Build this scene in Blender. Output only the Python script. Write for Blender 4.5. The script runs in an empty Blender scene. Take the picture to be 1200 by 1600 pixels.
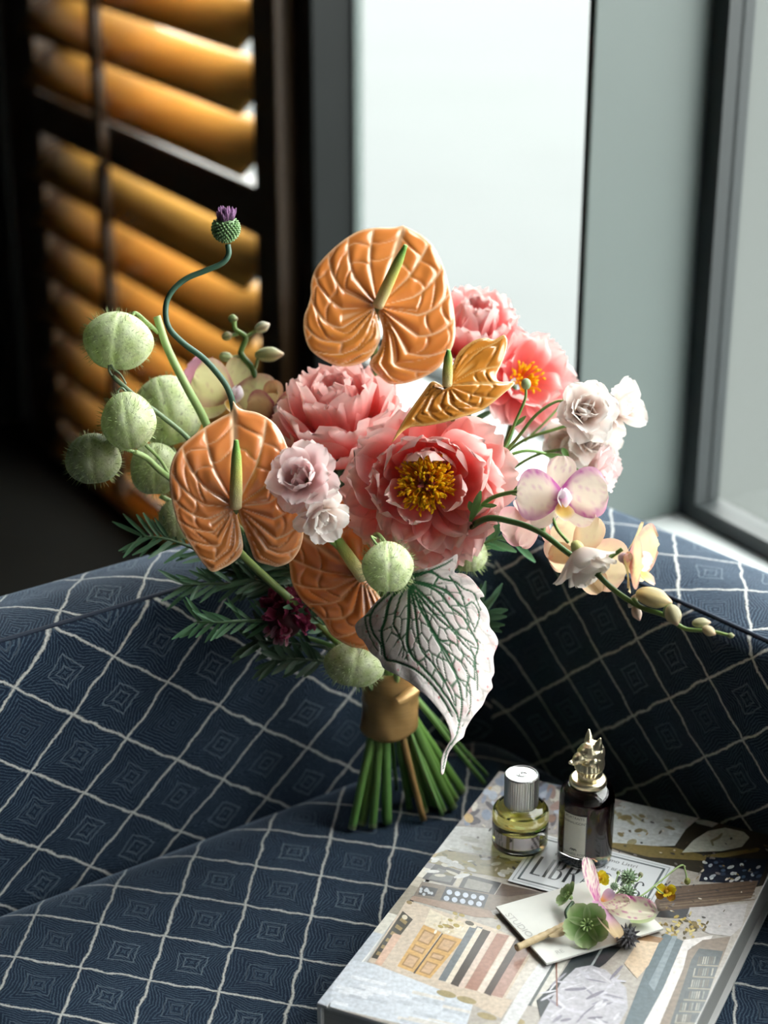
import bpy, bmesh, math, random
import numpy as np
from mathutils import Vector, Matrix, geometry

# ------------------------------------------------------------------ camera, sky, exposure
scene = bpy.context.scene
COL = scene.collection
TILT = math.radians(23.5)
FPX = 3000.0                                    # focal length in pixels of the 1200 x 1600 frame
CAM = np.array([0.0, 0.0, 1.0])
FW = np.array([0, math.cos(TILT), -math.sin(TILT)])
UP = np.array([0, math.sin(TILT), math.cos(TILT)])
RT = np.array([1.0, 0, 0])

cam_data = bpy.data.cameras.new('camera')
cam = bpy.data.objects.new('camera', cam_data)
COL.objects.link(cam)
cam.location = CAM
cam.rotation_euler = (math.pi / 2 - TILT, 0, 0)
cam_data.sensor_fit = 'VERTICAL'
cam_data.sensor_height = 36.0
cam_data.sensor_width = 27.0
cam_data.lens = FPX / 1600.0 * 36.0
cam_data.clip_start = 0.05
cam_data.clip_end = 300
cam_data.dof.use_dof = True
cam_data.dof.focus_distance = 1.69
cam_data.dof.aperture_fstop = 3.2
scene.camera = cam

SKY = 7.6
world = bpy.data.worlds.new('overcast_sky')
scene.world = world
world.use_nodes = True
wn = world.node_tree
wn.nodes.clear()
wo = wn.nodes.new('ShaderNodeOutputWorld')
wb = wn.nodes.new('ShaderNodeBackground')
wb.inputs['Color'].default_value = (1.0, 0.985, 0.955, 1)
wb.inputs['Strength'].default_value = SKY
wn.links.new(wb.outputs[0], wo.inputs[0])

scene.view_settings.view_transform = 'Standard'
scene.view_settings.look = 'None'
scene.view_settings.gamma = 1.0
scene.view_settings.use_curve_mapping = False
scene.view_settings.exposure = 0.45
scene.cycles.use_denoising = True
scene.cycles.max_bounces = 14
scene.cycles.transparent_max_bounces = 16
scene.cycles.caustics_reflective = False
scene.cycles.caustics_refractive = True
scene.cycles.sample_clamp_indirect = 6.0

rnd = random.Random(7)

# ------------------------------------------------------------------ measuring: photo ray -> place in the room
def ray(u, v):
    return (u - 600) / FPX * RT + (800 - v) / FPX * UP + FW
def P(u, v, d):
    return CAM + ray(u, v) * d
def on_plane(u, v, p0, n):
    r = ray(u, v)
    return CAM + r * (np.dot(np.asarray(p0) - CAM, n) / np.dot(r, n))
def on_z(u, v, z):
    return on_plane(u, v, (0, 0, z), np.array([0, 0, 1.0]))
def unit(v):
    v = np.asarray(v, float)
    return v / (np.linalg.norm(v) + 1e-12)

# ------------------------------------------------------------------ materials (all procedural)
MATS = {}
def new_mat(name):
    m = bpy.data.materials.new(name)
    m.use_nodes = True
    nt = m.node_tree
    nt.nodes.clear()
    out = nt.nodes.new('ShaderNodeOutputMaterial')
    MATS[name] = m
    return m, nt, out
def node(nt, t, **kw):
    n = nt.nodes.new(t)
    for k, v in kw.items():
        if k.startswith('i_'):
            n.inputs[k[2:].replace('_', ' ')].default_value = v
        else:
            setattr(n, k, v)
    return n
def math_n(nt, op, a, b=None, c=None):
    n = nt.nodes.new('ShaderNodeMath'); n.operation = op
    for i, x in enumerate((a, b, c)):
        if x is None: continue
        if isinstance(x, (int, float)): n.inputs[i].default_value = x
        else: nt.links.new(x, n.inputs[i])
    return n.outputs[0]
def mixc(nt, fac, a, b, blend='MIX'):
    n = nt.nodes.new('ShaderNodeMix'); n.data_type = 'RGBA'; n.blend_type = blend
    for sock, x in ((n.inputs['Factor'], fac), (n.inputs['A'], a), (n.inputs['B'], b)):
        if isinstance(x, (int, float)): sock.default_value = x
        elif isinstance(x, tuple): sock.default_value = (*x[:3], 1)
        else: nt.links.new(x, sock)
    return n.outputs['Result']

def surface(name, color, rough=0.6, metal=0.0, var=0.12, scale=40.0, bump=0.0, bscale=200.0, spec=0.5, coat=0.0, trans=0.0, stretch=None):
    """plain painted / natural surface with a little noise in its colour and relief"""
    m, nt, out = new_mat(name)
    tc = node(nt, 'ShaderNodeTexCoord')
    src = tc.outputs['Object']
    if stretch:
        mp = node(nt, 'ShaderNodeMapping'); mp.inputs['Scale'].default_value = stretch
        nt.links.new(src, mp.inputs[0]); src = mp.outputs[0]
    nz = node(nt, 'ShaderNodeTexNoise', i_Scale=scale, i_Detail=4.0)
    nt.links.new(src, nz.inputs['Vector'])
    dark = tuple(c * (1 - var) for c in color); light = tuple(min(1, c * (1 + var)) for c in color)
    c = mixc(nt, nz.outputs['Fac'], dark, light)
    b = node(nt, 'ShaderNodeBsdfPrincipled', i_Roughness=rough, i_Metallic=metal)
    b.inputs['Specular IOR Level'].default_value = spec
    b.inputs['Coat Weight'].default_value = coat
    b.inputs['Coat Roughness'].default_value = 0.15
    nt.links.new(c, b.inputs['Base Color'])
    if bump:
        n2 = node(nt, 'ShaderNodeTexNoise', i_Scale=bscale, i_Detail=3.0)
        nt.links.new(src, n2.inputs['Vector'])
        bp = node(nt, 'ShaderNodeBump', i_Strength=bump, i_Distance=0.001)
        nt.links.new(n2.outputs['Fac'], bp.inputs['Height'])
        nt.links.new(bp.outputs[0], b.inputs['Normal'])
    if trans:
        t = node(nt, 'ShaderNodeBsdfTranslucent'); nt.links.new(c, t.inputs['Color'])
        mx = node(nt, 'ShaderNodeMixShader'); mx.inputs[0].default_value = trans
        nt.links.new(b.outputs[0], mx.inputs[1]); nt.links.new(t.outputs[0], mx.inputs[2])
        nt.links.new(mx.outputs[0], out.inputs[0])
    else:
        nt.links.new(b.outputs[0], out.inputs[0])
    return m

def painted(name, rough=0.5, trans=0.3, spec=0.4, var=0.08, scale=90.0, bump=0.0, bscale=300.0, coat=0.0, sheen=0.0):
    """petal / leaf / print surface whose own colour is stored on the mesh"""
    m, nt, out = new_mat(name)
    at = node(nt, 'ShaderNodeAttribute', attribute_name='Col')
    tc = node(nt, 'ShaderNodeTexCoord')
    nz = node(nt, 'ShaderNodeTexNoise', i_Scale=scale, i_Detail=4.0)
    nt.links.new(tc.outputs['Object'], nz.inputs['Vector'])
    k = math_n(nt, 'MULTIPLY_ADD', nz.outputs['Fac'], 2 * var, 1 - var)
    c = node(nt, 'ShaderNodeVectorMath', operation='SCALE')
    nt.links.new(at.outputs['Color'], c.inputs[0]); nt.links.new(k, c.inputs['Scale'])
    b = node(nt, 'ShaderNodeBsdfPrincipled', i_Roughness=rough)
    b.inputs['Specular IOR Level'].default_value = spec
    b.inputs['Coat Weight'].default_value = coat
    b.inputs['Coat Roughness'].default_value = 0.12
    b.inputs['Sheen Weight'].default_value = sheen
    nt.links.new(c.outputs[0], b.inputs['Base Color'])
    if bump:
        n2 = node(nt, 'ShaderNodeTexNoise', i_Scale=bscale, i_Detail=2.0)
        nt.links.new(tc.outputs['Object'], n2.inputs['Vector'])
        bp = node(nt, 'ShaderNodeBump', i_Strength=bump, i_Distance=0.001)
        nt.links.new(n2.outputs['Fac'], bp.inputs['Height'])
        nt.links.new(bp.outputs[0], b.inputs['Normal'])
    if trans:
        t = node(nt, 'ShaderNodeBsdfTranslucent'); nt.links.new(c.outputs[0], t.inputs['Color'])
        mx = node(nt, 'ShaderNodeMixShader'); mx.inputs[0].default_value = trans
        nt.links.new(b.outputs[0], mx.inputs[1]); nt.links.new(t.outputs[0], mx.inputs[2])
        nt.links.new(mx.outputs[0], out.inputs[0])
    else:
        nt.links.new(b.outputs[0], out.inputs[0])
    return m

def pane_glass(name, tint=(0.96, 0.985, 0.98)):
    m, nt, out = new_mat(name)
    t = node(nt, 'ShaderNodeBsdfTransparent'); t.inputs[0].default_value = (*tint, 1)
    g = node(nt, 'ShaderNodeBsdfGlossy', i_Roughness=0.02)
    lw = node(nt, 'ShaderNodeLayerWeight', i_Blend=0.5)      # both faces of the sheet reflect alike
    f = math_n(nt, 'MULTIPLY_ADD', math_n(nt, 'POWER', lw.outputs['Facing'], 5.0), .5, .02)
    mx = node(nt, 'ShaderNodeMixShader')
    nt.links.new(f, mx.inputs[0]); nt.links.new(t.outputs[0], mx.inputs[1]); nt.links.new(g.outputs[0], mx.inputs[2])
    nt.links.new(mx.outputs[0], out.inputs[0])
    return m

def clear_glass(name, color=(1, 1, 1), ior=1.45, rough=0.0, density=0.0, vol=(1, 1, 1)):
    m, nt, out = new_mat(name)
    b = node(nt, 'ShaderNodeBsdfPrincipled', i_Roughness=rough, i_IOR=ior)
    b.inputs['Base Color'].default_value = (*color, 1)
    b.inputs['Transmission Weight'].default_value = 1.0
    nt.links.new(b.outputs[0], out.inputs[0])
    if density:
        va = node(nt, 'ShaderNodeVolumeAbsorption', i_Density=density); va.inputs[0].default_value = (*vol, 1)
        nt.links.new(va.outputs[0], out.inputs['Volume'])
    return m

CELL = 0.0645
def fabric(name):
    """navy jacquard: cream hand-drawn grid, each cell filled with fine concentric squares and a small square motif. UV unit = one cell"""
    m, nt, out = new_mat(name)
    uv = node(nt, 'ShaderNodeUVMap'); uv.uv_map = 'UVMap'
    nz = node(nt, 'ShaderNodeTexNoise', i_Scale=2.6, i_Detail=2.0); nz.noise_dimensions = '2D'
    nt.links.new(uv.outputs[0], nz.inputs['Vector'])
    n3 = node(nt, 'ShaderNodeTexNoise', i_Scale=26.0, i_Detail=2.0); n3.noise_dimensions = '2D'
    nt.links.new(uv.outputs[0], n3.inputs['Vector'])
    def warp(noise, amt):
        a = node(nt, 'ShaderNodeVectorMath', operation='SUBTRACT'); nt.links.new(noise.outputs['Color'], a.inputs[0]); a.inputs[1].default_value = (.5, .5, .5)
        s = node(nt, 'ShaderNodeVectorMath', operation='SCALE'); nt.links.new(a.outputs[0], s.inputs[0]); s.inputs['Scale'].default_value = amt
        return s.outputs[0]
    ad = node(nt, 'ShaderNodeVectorMath', operation='ADD'); nt.links.new(uv.outputs[0], ad.inputs[0]); nt.links.new(warp(nz, .10), ad.inputs[1])
    ad2 = node(nt, 'ShaderNodeVectorMath', operation='ADD'); nt.links.new(ad.outputs[0], ad2.inputs[0]); nt.links.new(warp(n3, .030), ad2.inputs[1])
    sp = node(nt, 'ShaderNodeSeparateXYZ'); nt.links.new(ad2.outputs[0], sp.inputs[0])
    fx = math_n(nt, 'FRACT', sp.outputs[0]); fy = math_n(nt, 'FRACT', sp.outputs[1])
    ax = math_n(nt, 'ABSOLUTE', math_n(nt, 'SUBTRACT', fx, .5)); ay = math_n(nt, 'ABSOLUTE', math_n(nt, 'SUBTRACT', fy, .5))
    ch = math_n(nt, 'MAXIMUM', ax, ay)                      # 0 at the cell centre, .5 at the grid line
    mn = math_n(nt, 'MINIMUM', ax, ay)
    # fine concentric lines, swapped between max and min norm so that the corners look like chevrons
    cid = node(nt, 'ShaderNodeTexWhiteNoise'); cid.noise_dimensions = '2D'
    fl = node(nt, 'ShaderNodeVectorMath', operation='FLOOR'); nt.links.new(ad.outputs[0], fl.inputs[0]); nt.links.new(fl.outputs[0], cid.inputs['Vector'])
    kk = math_n(nt, 'MULTIPLY_ADD', cid.outputs['Value'], .55, .0)
    lin = math_n(nt, 'SUBTRACT', ch, math_n(nt, 'MULTIPLY', mn, kk))
    wv = math_n(nt, 'SINE', math_n(nt, 'MULTIPLY', lin, 2 * math.pi * 21))
    fine = node(nt, 'ShaderNodeMapRange'); fine.inputs[1].default_value = -.1; fine.inputs[2].default_value = .9
    nt.links.new(wv, fine.inputs[0])
    # dashes along the thread
    th = math_n(nt, 'SINE', math_n(nt, 'MULTIPLY', math_n(nt, 'ADD', sp.outputs[0], math_n(nt, 'MULTIPLY', sp.outputs[1], .35)), 2 * math.pi * 40))
    th = math_n(nt, 'MULTIPLY_ADD', th, .25, .75)
    fine_o = math_n(nt, 'MULTIPLY', fine.outputs[0], th)
    patch = node(nt, 'ShaderNodeTexNoise', i_Scale=1.3, i_Detail=1.0); nt.links.new(uv.outputs[0], patch.inputs['Vector'])
    fine_o = math_n(nt, 'MULTIPLY', fine_o, math_n(nt, 'MULTIPLY_ADD', patch.outputs['Fac'], .9, .45))
    # grid line
    g = node(nt, 'ShaderNodeMapRange'); g.inputs[1].default_value = .472; g.inputs[2].default_value = .494
    nt.links.new(ch, g.inputs[0])
    # small motif square ring + inner block
    r1 = math_n(nt, 'COMPARE', ch, .19, .011); r2 = math_n(nt, 'COMPARE', ch, .09, .011)
    mot = math_n(nt, 'MULTIPLY', math_n(nt, 'MAXIMUM', r1, math_n(nt, 'MULTIPLY', r2, .8)), math_n(nt, 'MULTIPLY_ADD', cid.outputs['Value'], .6, .0))
    navy = mixc(nt, patch.outputs['Fac'], (0.002, 0.009, 0.025), (0.004, 0.014, 0.036))
    c1 = mixc(nt, fine_o, navy, (0.052, 0.085, 0.122))
    c2 = mixc(nt, mot, c1, (0.16, 0.20, 0.235))
    dash = node(nt, 'ShaderNodeTexNoise', i_Scale=30.0, i_Detail=2.0); nt.links.new(uv.outputs[0], dash.inputs['Vector'])
    gl = math_n(nt, 'MULTIPLY', g.outputs[0], math_n(nt, 'MULTIPLY_ADD', dash.outputs['Fac'], .7, .45))
    gl = math_n(nt, 'MINIMUM', gl, .92)
    c3 = mixc(nt, gl, c2, (0.60, 0.60, 0.57))
    b = node(nt, 'ShaderNodeBsdfPrincipled', i_Roughness=0.85)
    b.inputs['Specular IOR Level'].default_value = 0.25
    b.inputs['Sheen Weight'].default_value = 0.38
    b.inputs['Sheen Roughness'].default_value = 0.35
    b.inputs['Sheen Tint'].default_value = (0.62, 0.78, 1.0, 1)
    nt.links.new(c3, b.inputs['Base Color'])
    bp = node(nt, 'ShaderNodeBump', i_Strength=0.35, i_Distance=0.0006)
    hsum = math_n(nt, 'ADD', fine_o, g.outputs[0]); nt.links.new(hsum, bp.inputs['Height'])
    nt.links.new(bp.outputs[0], b.inputs['Normal'])
    nt.links.new(b.outputs[0], out.inputs[0])
    return m

# ------------------------------------------------------------------ objects
def tag(o, label=None, cat=None, group=None, kind=None):
    if label: o['label'] = label
    if cat: o['category'] = cat
    if group: o['group'] = group
    if kind: o['kind'] = kind
    return o
def thing(name, label, cat, loc, group=None):
    o = bpy.data.objects.new(name, None)
    o.empty_display_size = 0.02
    o.location = Vector([float(x) for x in loc])
    COL.objects.link(o)
    return tag(o, label, cat, group)
def origin_of(o):
    v = np.zeros(3)
    while o is not None:
        v += np.array(o.location); o = o.parent
    return v
def mesh(name, verts, faces, mat, parent=None, smooth=True, col=None, uv=None, kind=None):
    """one mesh object; verts in room coordinates"""
    V = np.asarray(verts, float)
    if parent is not None:
        V = V - origin_of(parent)
    me = bpy.data.meshes.new(name)
    me.from_pydata(V.tolist(), [], [list(map(int, f)) for f in faces])
    if mat is not None:
        me.materials.append(MATS[mat] if isinstance(mat, str) else mat)
    if smooth:
        me.polygons.foreach_set('use_smooth', [True] * len(me.polygons))
    if col is not None:
        ca = me.color_attributes.new('Col', 'FLOAT_COLOR', 'POINT')
        C = np.ones((len(V), 4)); C[:, :3] = np.asarray(col)
        ca.data.foreach_set('color', C.ravel())
    if uv is not None:
        ul = me.uv_layers.new(name='UVMap')
        idx = np.zeros(len(me.loops), dtype=np.int32); me.loops.foreach_get('vertex_index', idx)
        ul.data.foreach_set('uv', np.asarray(uv, float)[idx].ravel())
    me.update()
    o = bpy.data.objects.new(name, me)
    COL.objects.link(o)
    if parent is not None: o.parent = parent
    if kind: o['kind'] = kind
    return o
def smoothstep(a, b, x):
    t = np.clip((x - a) / (b - a), 0, 1); return t * t * (3 - 2 * t)
def lerp(a, b, t):
    return np.asarray(a, float) + (np.asarray(b, float) - np.asarray(a, float)) * t
def spline(pts, n=8):
    """Catmull-Rom through the points"""
    p = np.asarray(pts, float)
    if len(p) == 2: p = np.array([p[0], (p[0] + p[1]) / 2, p[1]])
    q = np.vstack([2 * p[0] - p[1], p, 2 * p[-1] - p[-2]])
    out = []
    for i in range(1, len(q) - 2):
        for k in range(n):
            t = k / n
            out.append(.5 * (2 * q[i] + (q[i + 1] - q[i - 1]) * t + (2 * q[i - 1] - 5 * q[i] + 4 * q[i + 1] - q[i + 2]) * t * t + (3 * q[i] - q[i - 1] - 3 * q[i + 1] + q[i + 2]) * t ** 3))
    out.append(p[-1])
    return np.array(out)
def tube_geo(path, rad, sides=8, cap=True):
    path = np.asarray(path, float); n = len(path)
    rad = np.interp(np.linspace(0, 1, n), np.linspace(0, 1, len(rad)), rad) if np.ndim(rad) else np.full(n, rad)
    tan = np.gradient(path, axis=0); tan /= (np.linalg.norm(tan, axis=1)[:, None] + 1e-12)
    ref = np.array([0, 0, 1.0]) if abs(tan[0][2]) < .9 else np.array([1.0, 0, 0])
    a = unit(np.cross(tan[0], ref)); V = []
    for i in range(n):
        a = unit(a - tan[i] * np.dot(a, tan[i])); b = np.cross(tan[i], a)
        for k in range(sides):
            w = 2 * math.pi * k / sides
            V.append(path[i] + rad[i] * (math.cos(w) * a + math.sin(w) * b))
    F = [(i * sides + k, i * sides + (k + 1) % sides, (i + 1) * sides + (k + 1) % sides, (i + 1) * sides + k) for i in range(n - 1) for k in range(sides)]
    if cap:
        F.append(tuple(range(sides - 1, -1, -1))); F.append(tuple((n - 1) * sides + k for k in range(sides)))
    return np.array(V), F
def tube(name, pts, rad, mat, parent, sides=8, n=8, col=None, straight=False):
    path = np.asarray(pts, float) if straight else spline(pts, n)
    V, F = tube_geo(path, rad, sides)
    c = None
    if col is not None:
        t = np.repeat(np.linspace(0, 1, len(path)), sides)[:, None]
        c = lerp(np.array(col[0])[None], np.array(col[1])[None], t)
    return mesh(name, V, F, mat, parent, col=c)
def join(geos):
    V, F, k = [], [], 0
    for v, f in geos:
        V.append(np.asarray(v)); F += [tuple(i + k for i in q) for q in f]; k += len(v)
    return np.vstack(V), F
def box_geo(c, ax, half):
    """box with centre c, axes ax (3 unit vectors) and half sizes"""
    c = np.asarray(c, float); V = []
    for s in ((-1, -1, -1), (1, -1, -1), (1, 1, -1), (-1, 1, -1), (-1, -1, 1), (1, -1, 1), (1, 1, 1), (-1, 1, 1)):
        V.append(c + sum(np.asarray(ax[i], float) * half[i] * s[i] for i in range(3)))
    return np.array(V), [(0, 3, 2, 1), (4, 5, 6, 7), (0, 1, 5, 4), (1, 2, 6, 5), (2, 3, 7, 6), (3, 0, 4, 7)]
def box(name, c, ax, half, mat, parent=None, bevel=0.0):
    V, F = box_geo(c, ax, half)
    o = mesh(name, V, F, mat, parent, smooth=False)
    if bevel:
        b = o.modifiers.new('bevel', 'BEVEL'); b.width = bevel; b.segments = 2
    return o
def lathe_geo(base, profile, n=48, axis=(0, 0, 1), closed=False):
    """profile: list of (r, h)"""
    ax = unit(axis); ref = np.array([1.0, 0, 0]) if abs(ax[0]) < .9 else np.array([0, 1.0, 0])
    a = unit(np.cross(ax, ref)); b = np.cross(ax, a); V = []; F = []
    for r, h in profile:
        for k in range(n):
            w = 2 * math.pi * k / n
            V.append(np.asarray(base) + ax * h + r * (math.cos(w) * a + math.sin(w) * b))
    m = len(profile)
    for i in range(m - 1):
        for k in range(n):
            F.append((i * n + k, i * n + (k + 1) % n, (i + 1) * n + (k + 1) % n, (i + 1) * n + k))
    F.append(tuple(range(n - 1, -1, -1))); F.append(tuple((m - 1) * n + k for k in range(n)))
    return np.array(V), F
def ellipsoid_geo(c, ax, half, nu=16, nv=10):
    V = []; F = []
    ax = [np.asarray(a, float) for a in ax]; c = np.asarray(c, float)
    for j in range(1, nv):
        ph = math.pi * j / nv
        for i in range(nu):
            th = 2 * math.pi * i / nu
            V.append(c + ax[0] * half[0] * math.sin(ph) * math.cos(th) + ax[1] * half[1] * math.sin(ph) * math.sin(th) + ax[2] * half[2] * math.cos(ph))
    top = len(V); V.append(c + ax[2] * half[2]); V.append(c - ax[2] * half[2])
    for j in range(nv - 2):
        for i in range(nu):
            F.append((j * nu + i, (j + 1) * nu + i, (j + 1) * nu + (i + 1) % nu, j * nu + (i + 1) % nu))
    for i in range(nu):
        F.append((top, i, (i + 1) % nu)); F.append((top + 1, (nv - 2) * nu + (i + 1) % nu, (nv - 2) * nu + i))
    return np.array(V), F
AX = (np.array([1.0, 0, 0]), np.array([0, 1.0, 0]), np.array([0, 0, 1.0]))
def frame_of(axis, up=(0, 0, 1)):
    a = unit(axis); r = unit(np.cross(up, a)); return r, np.cross(a, r), a      # right, up, axis
# ------------------------------------------------------------------ the setting
surface('floor_wood', (0.006, 0.006, 0.005), 0.9, spec=.1, var=.3, scale=6)
surface('dark_paint', (0.016, 0.020, 0.017), 0.6, var=.2, scale=4)
surface('light_paint', (0.52, 0.51, 0.49), 0.8, var=.04, scale=3)
surface('ceiling_paint', (0.28, 0.27, 0.26), 0.9, var=.05, scale=3)
surface('grey_wall', (0.30, 0.33, 0.32), 0.7, var=.05, scale=4)
surface('grey_metal', (0.105, 0.132, 0.126), 0.45, var=.04, scale=8)
surface('black_metal', (0.012, 0.014, 0.014), 0.3, var=.15, scale=8, spec=.12)
surface('gasket', (0.018, 0.024, 0.026), 0.5)
surface('sill_white', (0.62, 0.66, 0.66), 0.45, var=.04)
surface('shutter_wood', (0.70, 0.36, 0.075), 0.28, var=.22, scale=9, stretch=(1, 1, 12), coat=.35)
surface('shutter_dark', (0.05, 0.026, 0.010), 0.35, var=.25, scale=9, stretch=(1, 1, 12))
surface('ground_pale', (0.0505, 0.0565, 0.0570), 0.9, var=.10, scale=.18)
surface('facade_grey', (0.066, 0.0725, 0.070), 0.85, var=.05, scale=.3)
pane_glass('window_glass')

E_AL = np.array([0.525, -0.851, 0.0]); E_AL = unit(E_AL)      # along the window wall, towards the viewer
N_OUT = np.array([-E_AL[1], E_AL[0], 0.0]); N_IN = -N_OUT
W0 = np.array([0.369, 2.183, 0.0])
ZUP = np.array([0, 0, 1.0])
FLOOR, CEIL, SILL = -0.50, 2.25, 0.05
def W(a, n=0.0, z=0.0):
    """a metres along the window wall, n metres into the room, height z"""
    return W0 + E_AL * a + N_IN * n + ZUP * z
def wbox(name, a0, a1, n0, n1, z0, z1, mat, parent=None, bevel=0.0):
    return box(name, W((a0 + a1) / 2, (n0 + n1) / 2, (z0 + z1) / 2), (E_AL, N_IN, ZUP), ((a1 - a0) / 2, (n1 - n0) / 2, (z1 - z0) / 2), mat, parent, bevel)
def S(o): o['kind'] = 'structure'; return o
AL, AR, DEEP = -2.12, 3.4, 4.2
S(wbox('floor', AL - .1, AR + .1, -.3, DEEP + .1, FLOOR - .1, FLOOR, 'floor_wood'))
S(wbox('ceiling', AL - .1, AR + .1, -.3, DEEP + .1, CEIL, CEIL + .1, 'ceiling_paint'))
S(wbox('wall_left', AL - .1, AL, -.3, DEEP, FLOOR, CEIL, 'dark_paint'))
S(wbox('wall_right', AR, AR + .1, -.3, DEEP, FLOOR, CEIL, 'light_paint'))  # out of view; its pale paint is set to bounce fill onto the flowers
S(wbox('wall_rear', AL, AR, DEEP, DEEP + .1, FLOOR, CEIL, 'dark_paint'))
# window wall: parapet, head, and the solid piece left of the shutter
TOP = 2.08
S(wbox('wall_window', -.825, AR, -.034, -.004, FLOOR, SILL - .03, 'grey_wall'))
S(wbox('wall_head', AL, AR, -.06, -.02, TOP, CEIL, 'grey_wall'))
S(wbox('trim_1', -.62, AR, -.034, .135, SILL - .03, SILL, 'sill_white', bevel=.004))
S(wbox('trim_2', -.012, 0.0, 0.0, .168, SILL, TOP, 'grey_metal', bevel=.003))     # the deep grey fin between the panes
S(wbox('trim_3', -.872, -.825, -.03, .05, FLOOR, TOP, 'black_metal', bevel=.003))  # dark glossy post beside the shutter
# window beside the post
w1 = S(wbox('window_1', -.825, -.818, -.034, -.02, SILL, TOP, 'grey_metal'))
wbox('frame_rail', -.818, -.012, -.034, -.01, SILL, SILL + .025, 'sill_white', w1)
wbox('frame_rail', -.818, -.012, -.034, -.01, TOP - .03, TOP, 'sill_white', w1)
wbox('frame_stile', -.022, -.012, -.034, 0.0, SILL, TOP, 'sill_white', w1)
wbox('pane', -.818, -.022, -.026, -.020, SILL + .025, TOP - .03, 'window_glass', w1)
# long window towards the viewer
w2 = S(wbox('window_2', 0.0, .028, -.034, .004, SILL, TOP, 'gasket'))
wbox('frame_rail', .028, 1.50, -.034, .004, SILL, SILL + .022, 'gasket', w2)
wbox('frame_rail', .028, 1.50, -.034, .004, TOP - .03, TOP, 'gasket', w2)
wbox('frame_stile', 1.50, 1.56, -.034, .004, SILL, TOP, 'gasket', w2)
wbox('pane', .028, 1.50, -.020, -.014, SILL + .022, TOP - .03, 'window_glass', w2)
S(wbox('wall_light_block', 1.56, 2.15, -.06, .0, SILL, TOP, 'grey_wall'))  # unseen solid stretch, put in to make the window light more directional
w4 = S(wbox('window_4', 2.15, 2.21, -.034, .004, SILL, TOP, 'gasket'))
wbox('frame_stile', 3.34, AR, -.034, .004, SILL, TOP, 'gasket', w4)
wbox('frame_rail', 2.21, 3.34, -.034, .004, SILL, SILL + .022, 'gasket', w4)
wbox('frame_rail', 2.21, 3.34, -.034, .004, TOP - .03, TOP, 'gasket', w4)
wbox('pane', 2.21, 3.34, -.020, -.014, SILL + .022, TOP - .03, 'window_glass', w4)
# glazing behind the shutter
w3 = S(wbox('window_3', -1.90, -1.80, -.03, -.005, FLOOR, TOP, 'black_metal'))
wbox('frame_stile', -.99, -.872, -.03, -.005, FLOOR, TOP, 'black_metal', w3)
wbox('pane', -1.80, -.99, -.02, -.014, FLOOR, TOP, 'window_glass', w3)
S(wbox('wall_corner', AL, -1.90, -.06, -.02, FLOOR, TOP, 'dark_paint'))

# outside: pale open ground far below, a plain grey building
gr = mesh('ground_outside', [(-160, -60, -16), (200, -60, -16), (200, 260, -16), (-160, 260, -16)], [(0, 1, 2, 3)], 'ground_pale', smooth=False)
tag(gr, kind='structure')
bl = thing('plain_building', 'plain grey building outside the right-hand window pane', 'building', (5.2, 9.6, -16))
box('facade', (5.2 , 9.6, -6.8), AX, (3.9, .6, 9.2), 'facade_grey', bl)
box('parapet', (5.2, 9.6, 2.5), AX, (3.92, .62, .12), 'facade_grey', bl)

# ------------------------------------------------------------------ louvred shutter
def _s(*a):
    a = list(a); a[1] += .105; a[2] += .105; a[3] += .062; a[4] += .062
    return wbox(*a)
sh = thing('louvred_shutter', 'brown wooden louvred shutter with wide tilted slats beside the window', 'shutter', W(-1.5, 0, FLOOR))
_s('stile', -1.06, -.985, -.025, .02, FLOOR, TOP, 'shutter_dark', sh, .003)
_s('stile', -2.12, -1.95, -.025, .02, FLOOR, TOP, 'shutter_dark', sh, .003)
pitch = .0965
zlist = [.318 + pitch * k for k in range(0, 18)] + [.135 - pitch * k for k in range(0, 7)]
_s('rail', -1.95, -1.06, -.02, .018, .188, .268, 'shutter_dark', sh, .003)
_s('rail', -1.95, -1.06, -.02, .018, FLOOR, FLOOR + .07, 'shutter_dark', sh, .003)
_s('rail', -1.95, -1.06, -.02, .018, TOP - .08, TOP, 'shutter_dark', sh, .003)
def slat_geo(z, depth=.112, tilt=math.radians(34), th=.0075):
    prof = []
    for k in range(16):
        w = 2 * math.pi * k / 16
        x = math.cos(w) * depth / 2; y = math.sin(w) * th + .010 * (1 - (2 * x / depth) ** 2)
        prof.append((x * math.cos(tilt) + y * math.sin(tilt), -x * math.sin(tilt) + y * math.cos(tilt)))
    V = [W(a + .105, n + .058, z + h) for a in (-1.949, -1.061) for n, h in prof]
    F = [(k, (k + 1) % 16, 16 + (k + 1) % 16, 16 + k) for k in range(16)] + [tuple(range(15, -1, -1)), tuple(range(16, 32))]
    return V, F
for z in zlist:
    V, F = slat_geo(z)
    mesh('slat', V, F, 'shutter_wood', sh)
_s('tilt_rod', -1.565, -1.535, .055, .072, -.42, .215, 'shutter_dark', sh, .002)
_s('tilt_rod', -1.565, -1.535, .055, .072, .225, TOP - .1, 'shutter_dark', sh, .002)

# ------------------------------------------------------------------ armchair
fabric('navy_grid_fabric')
surface('piping_navy', (0.012, 0.022, 0.045), 0.8)
surface('chair_leg', (0.03, 0.018, 0.01), 0.4)
SEAT = -0.05
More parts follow.
